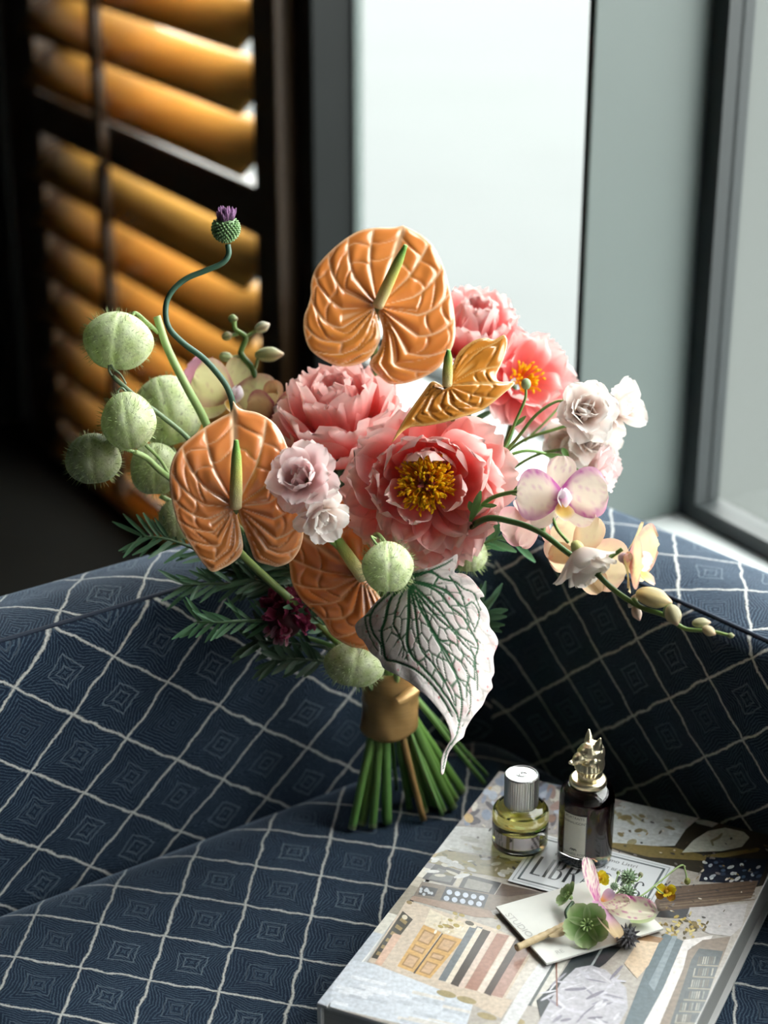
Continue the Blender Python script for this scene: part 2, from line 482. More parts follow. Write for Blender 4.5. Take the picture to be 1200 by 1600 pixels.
# inner line of the back (left) and arm (right), plan view, corner behind the bouquet
LDIR = unit((.81, .585, 0)); RDIR = unit((.64, -.76, 0))
CORN = np.array([.108, 1.849, 0])
def inner_line():
    pts = []
    for s in np.linspace(1.05, .09, 26): pts.append((CORN - LDIR * s, 0))
    for k in range(1, 10):                                 # rounded corner
        t = k / 10
        a = CORN - LDIR * .09; b = CORN + RDIR * .09
        pts.append(((1 - t) ** 2 * a + 2 * t * (1 - t) * CORN + t * t * b, t))
    for s in np.linspace(.09, .95, 26): pts.append((CORN + RDIR * s, 1))
    return pts
il = inner_line()
lp = np.array([p for p, _ in il]); side = np.array([t for _, t in il])
tan = np.gradient(lp, axis=0); tan /= np.linalg.norm(tan, axis=1)[:, None]
nout = np.stack([-tan[:, 1], tan[:, 0], np.zeros(len(tan))], 1)      # away from the seat
RIMZ = .205 - .02 * side
THICK = .125 + .03 * side
# fabric grid coordinates measured on each face
def affine(Mr, Mc, O):
    A = np.stack([Mc, Mr], 1)
    pin = np.linalg.pinv(A)
    return lambda V: (np.asarray(V) - np.asarray(O)) @ pin.T
UV_L = affine([-.0389, -.0281, -.0442], [.043, .0311, -.0428], [-.2962, 1.5561, .2075])
UV_R = affine([.0308, -.0365, -.0445], [.0288, -.0341, .039], [.1054, 1.8521, .1098])
UV_T = affine([-.0076, -.0754, 0], [.0633, -.0069, 0], [.2938, 1.7539, .183])
UV_S = affine([-.0071, -.0644, 0], [.0622, -.0167, 0], [-.3713, 1.6267, -.05])
chair = thing('armchair', 'armchair in navy fabric with a cream grid, corner turned to the viewer', 'armchair', (CORN[0], CORN[1] - .3, FLOOR))
def strip(name, rows, mat, uvf, parent, mask=None):
    """rows: list of (n,3) arrays along the profile; one quad grid"""
    R = np.array(rows); m, n = R.shape[:2]
    V = R.reshape(-1, 3)
    F = [(i * n + k, i * n + k + 1, (i + 1) * n + k + 1, (i + 1) * n + k) for i in range(m - 1) for k in range(n - 1)]
    return mesh(name, V, F, mat, parent, uv=uvf(V))
def at(sl, off, z):
    return lp[sl] + nout[sl] * np.asarray(off)[..., None] + np.stack([np.zeros(len(lp[sl])), np.zeros(len(lp[sl])), np.broadcast_to(z, len(lp[sl]))], 1)
mid = 26 + 5
full = slice(0, len(lp))
for nm, sl, uvf in (('inside_back', slice(0, mid + 1), UV_L), ('inside_arm', slice(mid, len(lp)), UV_R)):
    rz = RIMZ[sl]; rows = []
    for t in np.linspace(0, 1, 12):
        z = -.13 + (rz - .012 + .13) * t
        bul = -.010 * np.sin(np.pi * np.clip((z + .05) / .25, 0, 1))
        rows.append(at(sl, bul, z))
    for k in range(1, 5):
        w = math.pi / 2 * k / 4
        rows.append(at(sl, np.full(len(rz), .012 * (1 - math.cos(w))), rz - .012 + .012 * math.sin(w)))
    strip(nm, rows, 'navy_grid_fabric', uvf, chair)
rows = []
for t in np.linspace(0, 1, 7):
    rows.append(at(full, .012 + (THICK - .05) * t, RIMZ + .006 * math.sin(math.pi * t)))
for k in range(1, 8):
    w = math.pi / 2 * k / 7
    rows.append(at(full, THICK - .038 + .038 * math.sin(w), RIMZ - .038 + .038 * math.cos(w)))
strip('top_panel', rows, 'navy_grid_fabric', UV_T, chair)
rows = [at(full, THICK, RIMZ - .038 + (-.42 - RIMZ + .038) * t) for t in np.linspace(0, 1, 8)]
strip('outside_panel', rows, 'navy_grid_fabric', UV_T if False else (lambda V: np.stack([V[:, 0] / CELL, V[:, 2] / CELL], 1)), chair)
for e in (0, len(lp) - 1):
    sl = slice(e, e + 1)
    V = np.vstack([at(sl, o, z) for o, z in ((0., -.42), (THICK[e], -.42), (THICK[e], RIMZ[e] - .03), (THICK[e] - .03, RIMZ[e]), (.01, RIMZ[e]), (0., RIMZ[e] - .01))])
    mesh('end_panel', V, [(0, 1, 2, 3, 4, 5)], 'navy_grid_fabric', chair, smooth=False, uv=V[:, [0, 2]] / CELL)
V, F = tube_geo(at(full, .0115, RIMZ + .0005), .0022, 6)
mesh('piping', V, F, 'piping_navy', chair)
# seat cushion
pp = np.concatenate([np.linspace(0.0, .06, 10), np.linspace(.075, .66, 40), np.linspace(.665, .72, 9)])
qq = np.concatenate([np.linspace(0.0, .06, 10), np.linspace(.075, .62, 40), np.linspace(.625, .68, 9)])
PPg, QQg = np.meshgrid(pp, qq, indexing='ij')
XY = CORN[None, None] - LDIR * PPg[..., None] + RDIR * QQg[..., None]
zz = SEAT - .030 * np.exp(-PPg / .016) - .030 * np.exp(-QQg / .016)
zz -= .05 * np.clip((PPg - .66) / .06, 0, 1) ** 2 + .05 * np.clip((QQg - .62) / .06, 0, 1) ** 2
zz += .0012 * np.sin(PPg * 37 + QQg * 11) * np.sin(QQg * 29) * np.exp(-((PPg - .62) ** 2 + (QQg - .05) ** 2) / .03)
V = XY.reshape(-1, 3).copy(); V[:, 2] = zz.ravel()
n1, n2 = PPg.shape
F = [(i * n2 + k, (i + 1) * n2 + k, (i + 1) * n2 + k + 1, i * n2 + k + 1) for i in range(n1 - 1) for k in range(n2 - 1)]
base = len(V)
ring = [i * n2 for i in range(n1)] + [(n1 - 1) * n2 + k for k in range(1, n2)] + [i * n2 + n2 - 1 for i in range(n1 - 2, -1, -1)] + [k for k in range(n2 - 2, 0, -1)]
Vb = V[ring].copy(); Vb[:, 2] = -.22
V2 = np.vstack([V, Vb]); m = len(ring)
F += [(ring[i], base + i, base + (i + 1) % m, ring[(i + 1) % m]) for i in range(m)]
uvs = UV_S(V2); uvs[base:, 1] += 2.6
mesh('seat_cushion', V2, F, 'navy_grid_fabric', chair, uv=uvs)
cen = CORN - LDIR * .36 + RDIR * .34
box('seat_base', cen + ZUP * -.31, (LDIR, np.cross(ZUP, LDIR), ZUP), (.37, .36, .10), 'navy_grid_fabric', chair)
for sp_, sq in ((.05, .05), (.05, .60), (.64, .05), (.64, .60)):
    c = CORN - LDIR * sp_ + RDIR * sq
    V, F = lathe_geo((c[0], c[1], FLOOR), [(.014, 0), (.024, .10)], 16)
    mesh('leg', V, F, 'chair_leg', chair)
# ------------------------------------------------------------------ the bouquet: materials
painted('petal_skin', rough=.55, trans=.48, spec=.25, var=.07, scale=160)
painted('thin_petal', rough=.5, trans=.42, spec=.25, var=.05, scale=160)
painted('anthurium_skin', rough=.22, trans=.12, spec=.6, var=.07, scale=70, coat=1.0)
painted('caladium_skin', rough=.5, trans=.15, spec=.35, var=.05, scale=120, bump=.25, bscale=260)
painted('spadix_skin', rough=.5, trans=0, spec=.4, bump=.6, bscale=900)
painted('pod_skin', rough=.5, trans=.25, spec=.3, var=.22, scale=420, bump=.5, bscale=420)
painted('stem_skin', rough=.42, trans=.06, spec=.45, var=.12, scale=90)
painted('leaf_skin', rough=.45, trans=.15, spec=.4, var=.12, scale=90)
painted('bud_skin', rough=.5, trans=.1, spec=.4, var=.12, scale=120)
painted('stamen_skin', rough=.6, trans=.6, spec=.2, var=.2, scale=300)
surface('satin_ribbon', (0.40, 0.24, 0.09), 0.32, metal=.35, var=.18, scale=60, bump=.3, bscale=120, stretch=(1, 1, 9))
surface('pod_hair', (0.42, 0.52, 0.25), 0.6, trans=.3)

TIE = np.array([.006, 1.655, .078])
G_STEM = ((.10, .22, .055), (.17, .33, .075))
feet_px = [(550, 1295), (582, 1293), (603, 1284), (664, 1268), (694, 1267), (711, 1249), (708, 1262), (722, 1236), (566, 1288), (640, 1262), (762, 1212), (757, 1224)]
foot_i = [0]
def next_foot():
    i = foot_i[0]; foot_i[0] += 1
    if i < len(feet_px):
        return on_z(*feet_px[i], SEAT + .004)
    a = rnd.uniform(0, 2 * math.pi); r = .048 * math.sqrt(rnd.random())
    return np.array([.018 + r * math.cos(a) * 1.15, 1.675 + r * math.sin(a), SEAT + .004])
def tie_at(foot):
    d = np.asarray(foot) - np.array([.02, 1.668, SEAT]); d[2] = 0
    return TIE + d * .27
def stem_to_foot(parent, head, leave, rad=.0035, col=G_STEM, foot=None, via=None, name='stem'):
    """stem from a flower head through the ribbon to its cut end on the seat"""
    f = next_foot() if foot is None else np.asarray(foot)
    t = tie_at(f); head = np.asarray(head); leave = unit(leave)
    L = np.linalg.norm(head - t)
    up = TIE + (head - TIE) * .35; up[2] = max(up[2], TIE[2] + .05)
    pts = [head, head + leave * L * .22] + ([np.asarray(v) for v in via] if via else []) + [t + unit(up - t) * .07 + np.array([0, 0, .005]), t, lerp(t, f, .55) + np.array([0, 0, -.004]), f]
    path = spline(pts, 8)
    V, F = tube_geo(path, [rad * .85, rad, rad], 8)
    tt = np.repeat(np.linspace(0, 1, len(path)), 8)[:, None]
    k = rnd.uniform(.6, 1.6)
    c = lerp(np.array(col[0])[None], np.array(col[1])[None], tt) * k
    c[-8:] = (.42, .50, .25)
    return mesh(name, V, F, 'stem_skin', parent, col=c)

# ------------------------------------------------------------------ petals
def petal_geo(base, D, N, L, Wd, cup=.25, bend=.6, tipbend=0.0, ruf=.0, seed=0, nu=13, nv=13, neck=.35, blunt=.6, notch=.06, twist=0.0, k=3.0):
    """petal from base along D, inner face N. cup: edges lift; bend: total curl towards N (rad); ruf: edge ruffle"""
    r = random.Random(seed)
    D = unit(D); N = unit(np.asarray(N) - D * np.dot(N, D)); R = np.cross(D, N)
    ph = [r.uniform(0, 6.28) for _ in range(4)]; nk = r.uniform(.2, 1.0)
    V = []; T = []; S_ = []
    y = z = 0.0; ang = -bend * .25; dt = 1.0 / (nv - 1)
    prev_t = 0
    for i in range(nv):
        t = i / (nv - 1)
        if i:
            a = ang + bend * (t - dt / 2) + tipbend * max(0, t - .6) ** 2 / .16
            y += math.cos(a) * dt * L; z += math.sin(a) * dt * L
        a = ang + bend * t + tipbend * max(0, t - .6) ** 2 / .16
        w = (neck + (1 - neck) * math.sin(min(1, t / .62) * math.pi / 2)) if t < .62 else 1.0
        if t > .62:
            w = math.sqrt(max(0, 1 - ((t - .62) / .40) ** (2.2 + blunt)))
        w *= Wd / 2
        tw = twist * t
        for j in range(nu):
            s = -1 + 2 * j / (nu - 1)
            x = s * w
            lift = cup * w * s * s
            rf = ruf * (t ** 3) * (math.sin(s * k * 2 + ph[0]) + .6 * math.sin(s * k * 4.3 + ph[1]) + .4 * math.sin(t * 9 + ph[2]))
            edge = notch * L * (t ** 6) * (math.sin(s * 7 + ph[3]) * .5 - (1 - abs(s)) ** 2 * .6 * nk)
            yy = y + math.cos(a) * edge - math.sin(a) * (lift + rf)
            zz = z + math.sin(a) * edge + math.cos(a) * (lift + rf)
            xx = x * math.cos(tw) - (lift + rf) * math.sin(tw)
            zz += x * math.sin(tw)
            V.append(np.asarray(base) + R * xx + D * yy + N * zz); T.append(t); S_.append(s)
    F = [(i * nu + j, i * nu + j + 1, (i + 1) * nu + j + 1, (i + 1) * nu + j) for i in range(nv - 1) for j in range(nu - 1)]
    return np.array(V), F, np.array(T), np.array(S_)
def shade3(T, S_, c0, c1, c2, e=.0, p1=.55):
    """own colour of a petal: c0 at the claw, c1 in the middle, c2 at the rim"""
    T = T[:, None]; c0, c1, c2 = map(np.array, (c0, c1, c2))
    m = np.where(T < p1, c0 + (c1 - c0) * smoothstep(0, p1, T), c1 + (c2 - c1) * smoothstep(p1, 1, T))
    if e:
        q = (smoothstep(.6, 1.0, np.abs(S_)) * e)[:, None]; m = m + (c2 - m) * q
    return m
def petal(parent, base, D, N, L, Wd, cols, mat='petal_skin', name='petal', e=.5, p1=.55, streak=0.0, **kw):
    V, F, T, S_ = petal_geo(base, D, N, L, Wd, **kw)
    c = shade3(T, S_, *cols, e=e, p1=p1)
    if streak:
        sd = kw.get('seed', 0)
        c = c * (1 - streak * (.5 + .5 * np.sin(S_ * 17 + sd)) * (.3 + .7 * T))[:, None] + streak * .0
    return mesh(name, V, F, mat, parent, col=np.clip(c, 0, 1))

# ------------------------------------------------------------------ heart-shaped blades traced on their own plane
def blade(outline_px, plane_p, plane_n, spacing, relief, colour, name, mat, parent, smooth_n=4, thick=.0006):
    """outline measured in the photo, laid on a tilted plane; relief(uv, XY) gives depth along the plane normal; both faces are built"""
    n = unit(plane_n)
    pts = np.array([on_plane(u, v, plane_p, n) for u, v in outline_px])
    ex = unit(np.cross((0, 0, 1), n)); ey = np.cross(n, ex)
    o = np.asarray(plane_p, float)
    to2 = lambda Q: np.stack([(np.asarray(Q) - o) @ ex, (np.asarray(Q) - o) @ ey], -1)
    B = spline(np.vstack([pts, pts[:1]]), smooth_n)[:-1]
    b2 = to2(B)
    lo, hi = b2.min(0), b2.max(0)
    gx, gy = np.meshgrid(np.arange(lo[0], hi[0], spacing), np.arange(lo[1], hi[1], spacing * .866))
    gx = gx + (np.arange(gx.shape[0]) % 2)[:, None] * spacing / 2
    g = np.stack([gx.ravel(), gy.ravel()], 1)
    inside = np.zeros(len(g), bool); dmin = np.full(len(g), 9.0)
    for k in range(len(b2)):
        p, q = b2[k], b2[(k + 1) % len(b2)]
        cond = (p[1] > g[:, 1]) != (q[1] > g[:, 1])
        with np.errstate(divide='ignore', invalid='ignore'):
            xi = (q[0] - p[0]) * (g[:, 1] - p[1]) / (q[1] - p[1] + 1e-15) + p[0]
        inside ^= cond & (g[:, 0] < xi)
        d = q - p; L2 = (d @ d) + 1e-15
        t = np.clip(((g - p) @ d) / L2, 0, 1)
        dmin = np.minimum(dmin, np.linalg.norm(g - (p + t[:, None] * d), axis=1))
    keep = inside & (dmin > spacing * .55)
    g = g[keep]
    allp = [Vector((float(x), float(y))) for x, y in np.vstack([b2, g])]
    nb = len(b2)
    res = geometry.delaunay_2d_cdt(allp, [], [list(range(nb))], 1, 1e-7)
    v2 = np.array([(p.x, p.y) for p in res[0]]); tris = [tuple(f) for f in res[2]]
    edge_d = np.full(len(v2), 9.0)
    for k in range(nb):
        p, q = b2[k], b2[(k + 1) % nb]; d = q - p; L2 = (d @ d) + 1e-15
        t = np.clip(((v2 - p) @ d) / L2, 0, 1)
        edge_d = np.minimum(edge_d, np.linalg.norm(v2 - (p + t[:, None] * d), axis=1))
    h, c = relief(v2, edge_d)
    V = o + v2[:, :1] * ex + v2[:, 1:] * ey + h[:, None] * n
    # outward orientation: the shown face looks along n
    ob = mesh(name, V, tris, mat, parent, col=np.clip(c, 0, 1))
    sol = ob.modifiers.new('thickness', 'SOLIDIFY'); sol.thickness = thick; sol.offset = -1
    return ob, (ex, ey, n, o, to2)

def anthurium(label, attach, tip_px, outline, depth, normal, spadix_to, spadix_r, cols, foot=None, cup=.10, via=None, roll=0.0, bank=None):
    p0 = P(*attach, depth); n = unit(normal)
    root = thing('anthurium', label, 'flower', p0, 'anthuriums of the bouquet')
    ex = unit(np.cross((0, 0, 1), n)); ey = np.cross(n, ex)
    tipw = on_plane(*tip_px, p0, n) - p0
    ta = math.atan2(tipw @ ey, tipw @ ex)
    base_c, deep_c, vein_c = map(np.array, cols)
    size = np.linalg.norm(tipw)
    def relief(v2, ed):
        r = np.linalg.norm(v2, axis=1); th = np.arctan2(v2[:, 1], v2[:, 0]) - ta
        th = (th + np.pi) % (2 * np.pi) - np.pi
        ph = np.abs(th)
        rho = np.clip(r / (r + ed + 1e-9), 0, 1)
        q = ph / (1 - .42 * rho ** 1.2)                       # main veins leave the spadix and sweep towards the tip
        nv = 5.2 / math.pi
        f1 = np.abs(((q * nv) % 1) - .5) * 2                   # 1 on a vein
        cross = rho * 4.6 + .35 * np.sin(q * 4.0) + .25 * np.floor(q * nv)
        f2 = np.abs((cross % 1) - .5) * 2
        pil = (1 - f1 ** 4) * (1 - .8 * f2 ** 6) * (1 + .25 * np.sin(q * 9 + rho * 14))
        fade = smoothstep(.05, .25, rho) * smoothstep(0, .006, ed)
        h = .0019 * pil * fade
        h = h - cup * size * (np.clip(rho, 0, 1) ** 2) * .10 * (1 + .8 * np.cos(ph * 2)) + .010 * size * np.sin(th * 5 + r * 60) * rho ** 3
        h = h + cup * size * .35 * np.exp(-(ph / .22) ** 2) * (-.12) * rho
        h = h - roll * np.clip(v2 @ np.array([math.cos(ta - 1.2), math.sin(ta - 1.2)]), 0, 9) ** 2
        vein = np.clip(np.maximum(smoothstep(.86, .97, f1), smoothstep(.90, .985, f2) * .6), 0, 1) * smoothstep(.03, .12, rho)
        mid = smoothstep(.06, .015, ph * rho) * .9
        rim = smoothstep(.0028, .0006, ed)
        k = np.clip(np.maximum(np.maximum(vein * .95, mid), rim), 0, 1)[:, None]
        low = smoothstep(1.7, 2.9, ph)[:, None] * .55
        body = base_c + (deep_c - base_c) * low
        return h, body + (vein_c - body) * k
    sp, fr = blade(outline, p0, n, .00125, relief, None, 'spathe', 'anthurium_skin', root)
    # spadix
    tipw = np.asarray(spadix_to)
    a = p0 + n * .002; path = spline([a, lerp(a, tipw, .5) + n * .002, tipw], 8)
    V, F = tube_geo(path, [spadix_r * .95, spadix_r, spadix_r * .92, spadix_r * .8, spadix_r * .35], 14)
    t = np.repeat(np.linspace(0, 1, len(path)), 14)[:, None]
    c = np.where(t < .5, lerp(np.array([[.72, .62, .36]]), np.array([[.62, .60, .16]]), t * 2), lerp(np.array([[.62, .60, .16]]), np.array([[.16, .36, .06]]), np.clip((t - .5) * 2.4, 0, 1)))
    mesh('spadix', V, F, 'spadix_skin', root, col=c)
    stem_to_foot(root, p0 - n * .001, -n * .6 + np.array([0, .3, -1]), .0042, ((.18, .22, .06), (.12, .28, .07)), foot, via)
    return root

def zoom(pts, o, s):
    return [(o[0] + x * s, o[1] + y * s) for x, y in pts]
ANT = ((.76, .245, .065), (.62, .22, .045), (.93, .60, .36))
z5 = lambda p: zoom(p, (200, 600), .3)
out1 = z5([(555, 88), (578, 118), (610, 136), (680, 150), (750, 190), (800, 250), (835, 335), (858, 430), (885, 540), (908, 650), (917, 750), (902, 850), (855, 925), (790, 955), (730, 945), (668, 920), (640, 850), (612, 770), (588, 700), (572, 655), (578, 700), (598, 790), (606, 850), (590, 900), (545, 940), (500, 965), (447, 984), (400, 945), (330, 845), (270, 745), (236, 640), (217, 520), (225, 420), (265, 340), (330, 280), (420, 215), (500, 170), (542, 145)])
anthurium('large orange anthurium at the front left, its spadix standing upright', (368, 792), (366, 626), out1, 1.66, unit(CAM - P(368, 792, 1.66)) + np.array([.12, -.05, -.05]), P(369, 688, 1.628), .0056, ANT, cup=.5)
z2 = lambda p: zoom(p, (440, 320), .4)
out2 = z2([(478, 74), (520, 95), (570, 130), (610, 185), (640, 260), (660, 340), (675, 420), (678, 500), (665, 560), (620, 630), (560, 670), (490, 695), (430, 698), (388, 672), (345, 618), (380, 566), (396, 518), (393, 470), (381, 425), (372, 400), (378, 440), (389, 505), (373, 555), (337, 603), (280, 626), (220, 627), (160, 600), (110, 560), (88, 500), (86, 440), (103, 390), (113, 350), (113, 305), (132, 248), (170, 200), (230, 145), (300, 100), (370, 85), (440, 82)])
anthurium('large orange anthurium held highest, dark against the bright window', (590, 479), (631, 352), out2, 1.80, unit(CAM - P(590, 478, 1.8)) + np.array([.10, .0, .18]), P(634, 383, 1.765), .0055, ((.72, .235, .050), (.62, .25, .035), (.91, .58, .34)), cup=.4)
out3 = z2([(428, 925), (468, 850), (520, 770), (565, 705), (592, 685), (622, 697), (648, 712), (664, 640), (692, 575), (745, 532), (795, 517), (828, 524), (868, 505), (882, 530), (872, 580), (850, 630), (838, 660), (852, 682), (910, 685), (862, 735), (800, 785), (740, 815), (650, 845), (560, 860), (490, 868)])
anthurium('small folded orange anthurium tipped sideways above the open peony', (699, 603), (803, 594), out3, 1.70, unit(CAM - P(700, 605, 1.70)) * .75 + np.array([-.1, -.1, .75]), P(701, 547, 1.678), .0047, ((.66, .24, .030), (.60, .22, .03), (.86, .50, .18)), cup=.3)
z6 = lambda p: zoom(p, (400, 760), .35)
out4 = z6([(150, 200), (240, 110), (340, 70), (430, 50), (510, 46), (580, 70), (640, 160), (650, 280), (600, 360), (530, 400), (478, 404), (520, 450), (570, 520), (600, 600), (580, 690), (530, 738), (470, 732), (400, 705), (335, 662), (300, 602), (255, 558), (198, 500), (160, 430), (148, 350), (120, 270)])
anthurium('shaded orange anthurium low in the middle behind the green seed pod', (566, 901), (452, 822), out4, 1.768, unit(CAM - P(564, 900, 1.768)) + np.array([.05, .0, -.15]), P(518, 830, 1.72), .0062, ((.64, .18, .035), (.56, .19, .03), (.86, .45, .20)), cup=.3)
# ------------------------------------------------------------------ caladium leaf
z7 = lambda p: zoom(p, (550, 860), .2187)
cal_out = z7([(560, 120), (640, 85), (690, 60), (755, 20), (752, 90), (735, 150), (800, 150), (870, 190), (930, 250), (960, 297), (925, 312), (975, 370), (1002, 440), (1005, 505), (1045, 550), (1071, 615), (1032, 720), (1042, 830), (1018, 885), (1026, 945), (985, 1000), (950, 1080), (912, 1128), (870, 1180), (822, 1260), (802, 1325), (760, 1362), (722, 1402), (690, 1452), (672, 1520), (652, 1600), (632, 1592), (638, 1490), (664, 1420), (700, 1355), (702, 1310), (680, 1235), (640, 1165), (560, 1070), (480, 1000), (400, 930), (300, 870), (230, 822), (200, 762), (140, 700), (85, 602), (50, 562), (26, 492), (50, 450), (100, 418), (150, 360), (210, 308), (300, 250), (380, 190), (450, 150)])
cal_att = (642, 910)
cal_p = P(*cal_att, 1.685)
cal_n = unit(unit(CAM - cal_p) + np.array([.05, -.05, .28]))
cal = thing('caladium_leaf', 'large white caladium leaf with green veins hanging over the ribbon', 'leaf', cal_p)
veins = [[(420, 225), (480, 395), (580, 590), (650, 720), (750, 900), (787, 1060), (775, 1200), (740, 1335), (680, 1425), (650, 1560)],
         [(412, 230), (408, 330), (405, 480), (395, 650), (430, 750), (500, 830), (590, 930), (680, 1050), (745, 1150), (765, 1220)],
         [(415, 250), (450, 420), (488, 690), (590, 825), (690, 990), (740, 1110)],
         [(400, 230), (345, 330), (300, 500), (320, 560), (370, 680), (360, 760)], [(395, 235), (280, 330), (240, 480), (215, 560), (230, 680), (250, 760), (330, 790), (450, 850), (560, 950), (660, 1080), (715, 1180)],
         [(390, 228), (240, 310), (140, 420), (150, 540), (205, 640), (215, 720)], [(140, 420), (100, 440), (125, 560), (190, 700)],
         [(430, 222), (560, 265), (640, 320), (700, 400), (790, 460), (860, 560), (910, 660), (885, 770), (905, 880), (905, 980)],
         [(440, 250), (560, 370), (640, 450), (760, 590), (880, 655)], [(460, 300), (600, 470), (720, 570), (800, 660), (880, 730), (895, 830)],
         [(480, 350), (610, 620), (720, 650), (820, 760), (900, 840)], [(560, 560), (690, 750), (760, 900), (840, 950), (850, 1110), (790, 1250)],
         [(430, 215), (520, 235), (640, 275), (720, 330), (800, 390), (870, 350), (920, 440), (880, 560)], [(430, 190), (560, 155), (640, 200), (740, 220), (800, 260), (880, 290), (930, 400)],
         [(440, 170), (560, 145), (660, 100), (720, 60)], [(700, 180), (780, 300), (830, 430), (890, 560)], [(620, 190), (590, 250), (690, 290), (760, 380), (840, 460)],
         [(650, 700), (760, 770), (820, 830), (835, 960)], [(600, 620), (640, 700), (605, 800), (700, 1000)]]
vw = [9, 13, 9, 8, 12, 11, 8, 9, 11, 8, 6, 6, 10, 10, 9, 7, 7, 5, 6]
def cal_relief(v2, ed):
    # vertex positions back in the leaf's own zoom units
    ex = unit(np.cross((0, 0, 1), cal_n)); ey = np.cross(cal_n, ex)
    Q = cal_p + v2[:, :1] * ex + v2[:, 1:] * ey
    rel = Q - CAM; d = rel @ FW
    u = 600 + FPX * (rel @ RT) / d; v = 800 - FPX * (rel @ UP) / d
    X = np.stack([(u - 550) / .2187, (v - 860) / .2187], 1)
    green = np.zeros(len(X)); dv = np.full(len(X), 1e9)
    for pl, w in zip(veins, vw):
        c = spline(np.array(pl, float), 6)
        best = np.full(len(X), 1e9); wloc = np.zeros(len(X))
        for k in range(len(c) - 1):
            p, q = c[k], c[k + 1]; e = q - p
            t = np.clip(((X - p) @ e) / (e @ e + 1e-9), 0, 1)
            dd = np.linalg.norm(X - (p + t[:, None] * e), axis=1)
            s = (k + t) / (len(c) - 1)
            ww = w * (1.1 - .65 * s)
            upd = dd < best; best = np.where(upd, dd, best); wloc = np.where(upd, ww, wloc)
        green = np.maximum(green, smoothstep(1.35, .65, best / wloc)); dv = np.minimum(dv, best)
    # net of small veins: cells stretched away from the leaf stalk
    r = random.Random(5); seeds = []
    att = np.array([420, 225.])
    for _ in range(2600):
        a = r.uniform(-.9, 3.6); rr = 90 + 1250 * r.random() ** .8
        ok = True
        for b, rb in seeds:
            if math.hypot((a - b) * min(rr, 700), (math.sqrt(rr) - math.sqrt(rb)) * 20) < 46: ok = False; break
        if ok: seeds.append((a, rr))
    seeds = np.array(seeds)
    dx = X - att; R = np.linalg.norm(dx, axis=1); A = np.arctan2(dx[:, 1], dx[:, 0])
    A = np.where(A < -1.2, A + 2 * np.pi, A)
    D1 = np.full(len(X), 1e9); D2 = np.full(len(X), 1e9)
    for a, rr in seeds:
        dist = np.hypot((A - a) * np.minimum(R, 700) * 1.0, (np.sqrt(R) - math.sqrt(rr)) * 20)
        new1 = np.minimum(D1, dist); D2 = np.minimum(np.maximum(D1, dist), D2); D1 = new1
    net = smoothstep(9, 3.5, D2 - D1)
    inner = smoothstep(.010, .020, ed)
    g = np.clip(np.maximum(green, net * np.where(inner > .5, .9, .25) * smoothstep(60, 120, R)), 0, 1)
    centre = smoothstep(190, 30, R) * .75
    g = np.maximum(g, centre)[:, None]
    n1 = np.sin(X[:, 0] * .021 + 1.3 * np.sin(X[:, 1] * .017)) * np.sin(X[:, 1] * .019 + 2)
    pink = smoothstep(.35, .95, n1)[:, None] * .5
    body = np.array([.74, .66, .65]) + (np.array([.70, .46, .47]) - np.array([.74, .66, .65])) * pink
    spot = (np.sin(X[:, 0] * .043) * np.sin(X[:, 1] * .031 + .5) > .955)[:, None] * .7
    body = body + (np.array([.55, .10, .12]) - body) * spot
    gc = np.array([.018, .105, .038]) + (np.array([.10, .26, .05]) - np.array([.018, .105, .038])) * (smoothstep(16, 3, np.abs((X - np.array([420, 225])) @ unit(np.array([.86, -.5])))) * 0)[:, None]
    col = body + (gc - body) * g
    h = .0007 * (1 - g[:, 0]) * smoothstep(0, .004, ed) + .0014 * np.sin(A * 26 + R * .01) * smoothstep(.014, .002, ed)
    h = h - .00000016 * (X[:, 0] - 560) ** 2 * .9 + .000028 * np.clip(X[:, 1] - 1150, 0, 999) * .3
    h = h - .016 * np.exp(-((X[:, 0] - 660) / 120) ** 2 - ((X[:, 1] - 140) / 120) ** 2) * 0
    return h, col
blade(cal_out, cal_p, cal_n, .00105, cal_relief, None, 'leaf_blade', 'caladium_skin', cal, smooth_n=3)
stem_to_foot(cal, cal_p - cal_n * .002, np.array([0, 1, -.2]), .003, ((.25, .30, .12), (.12, .28, .07)))

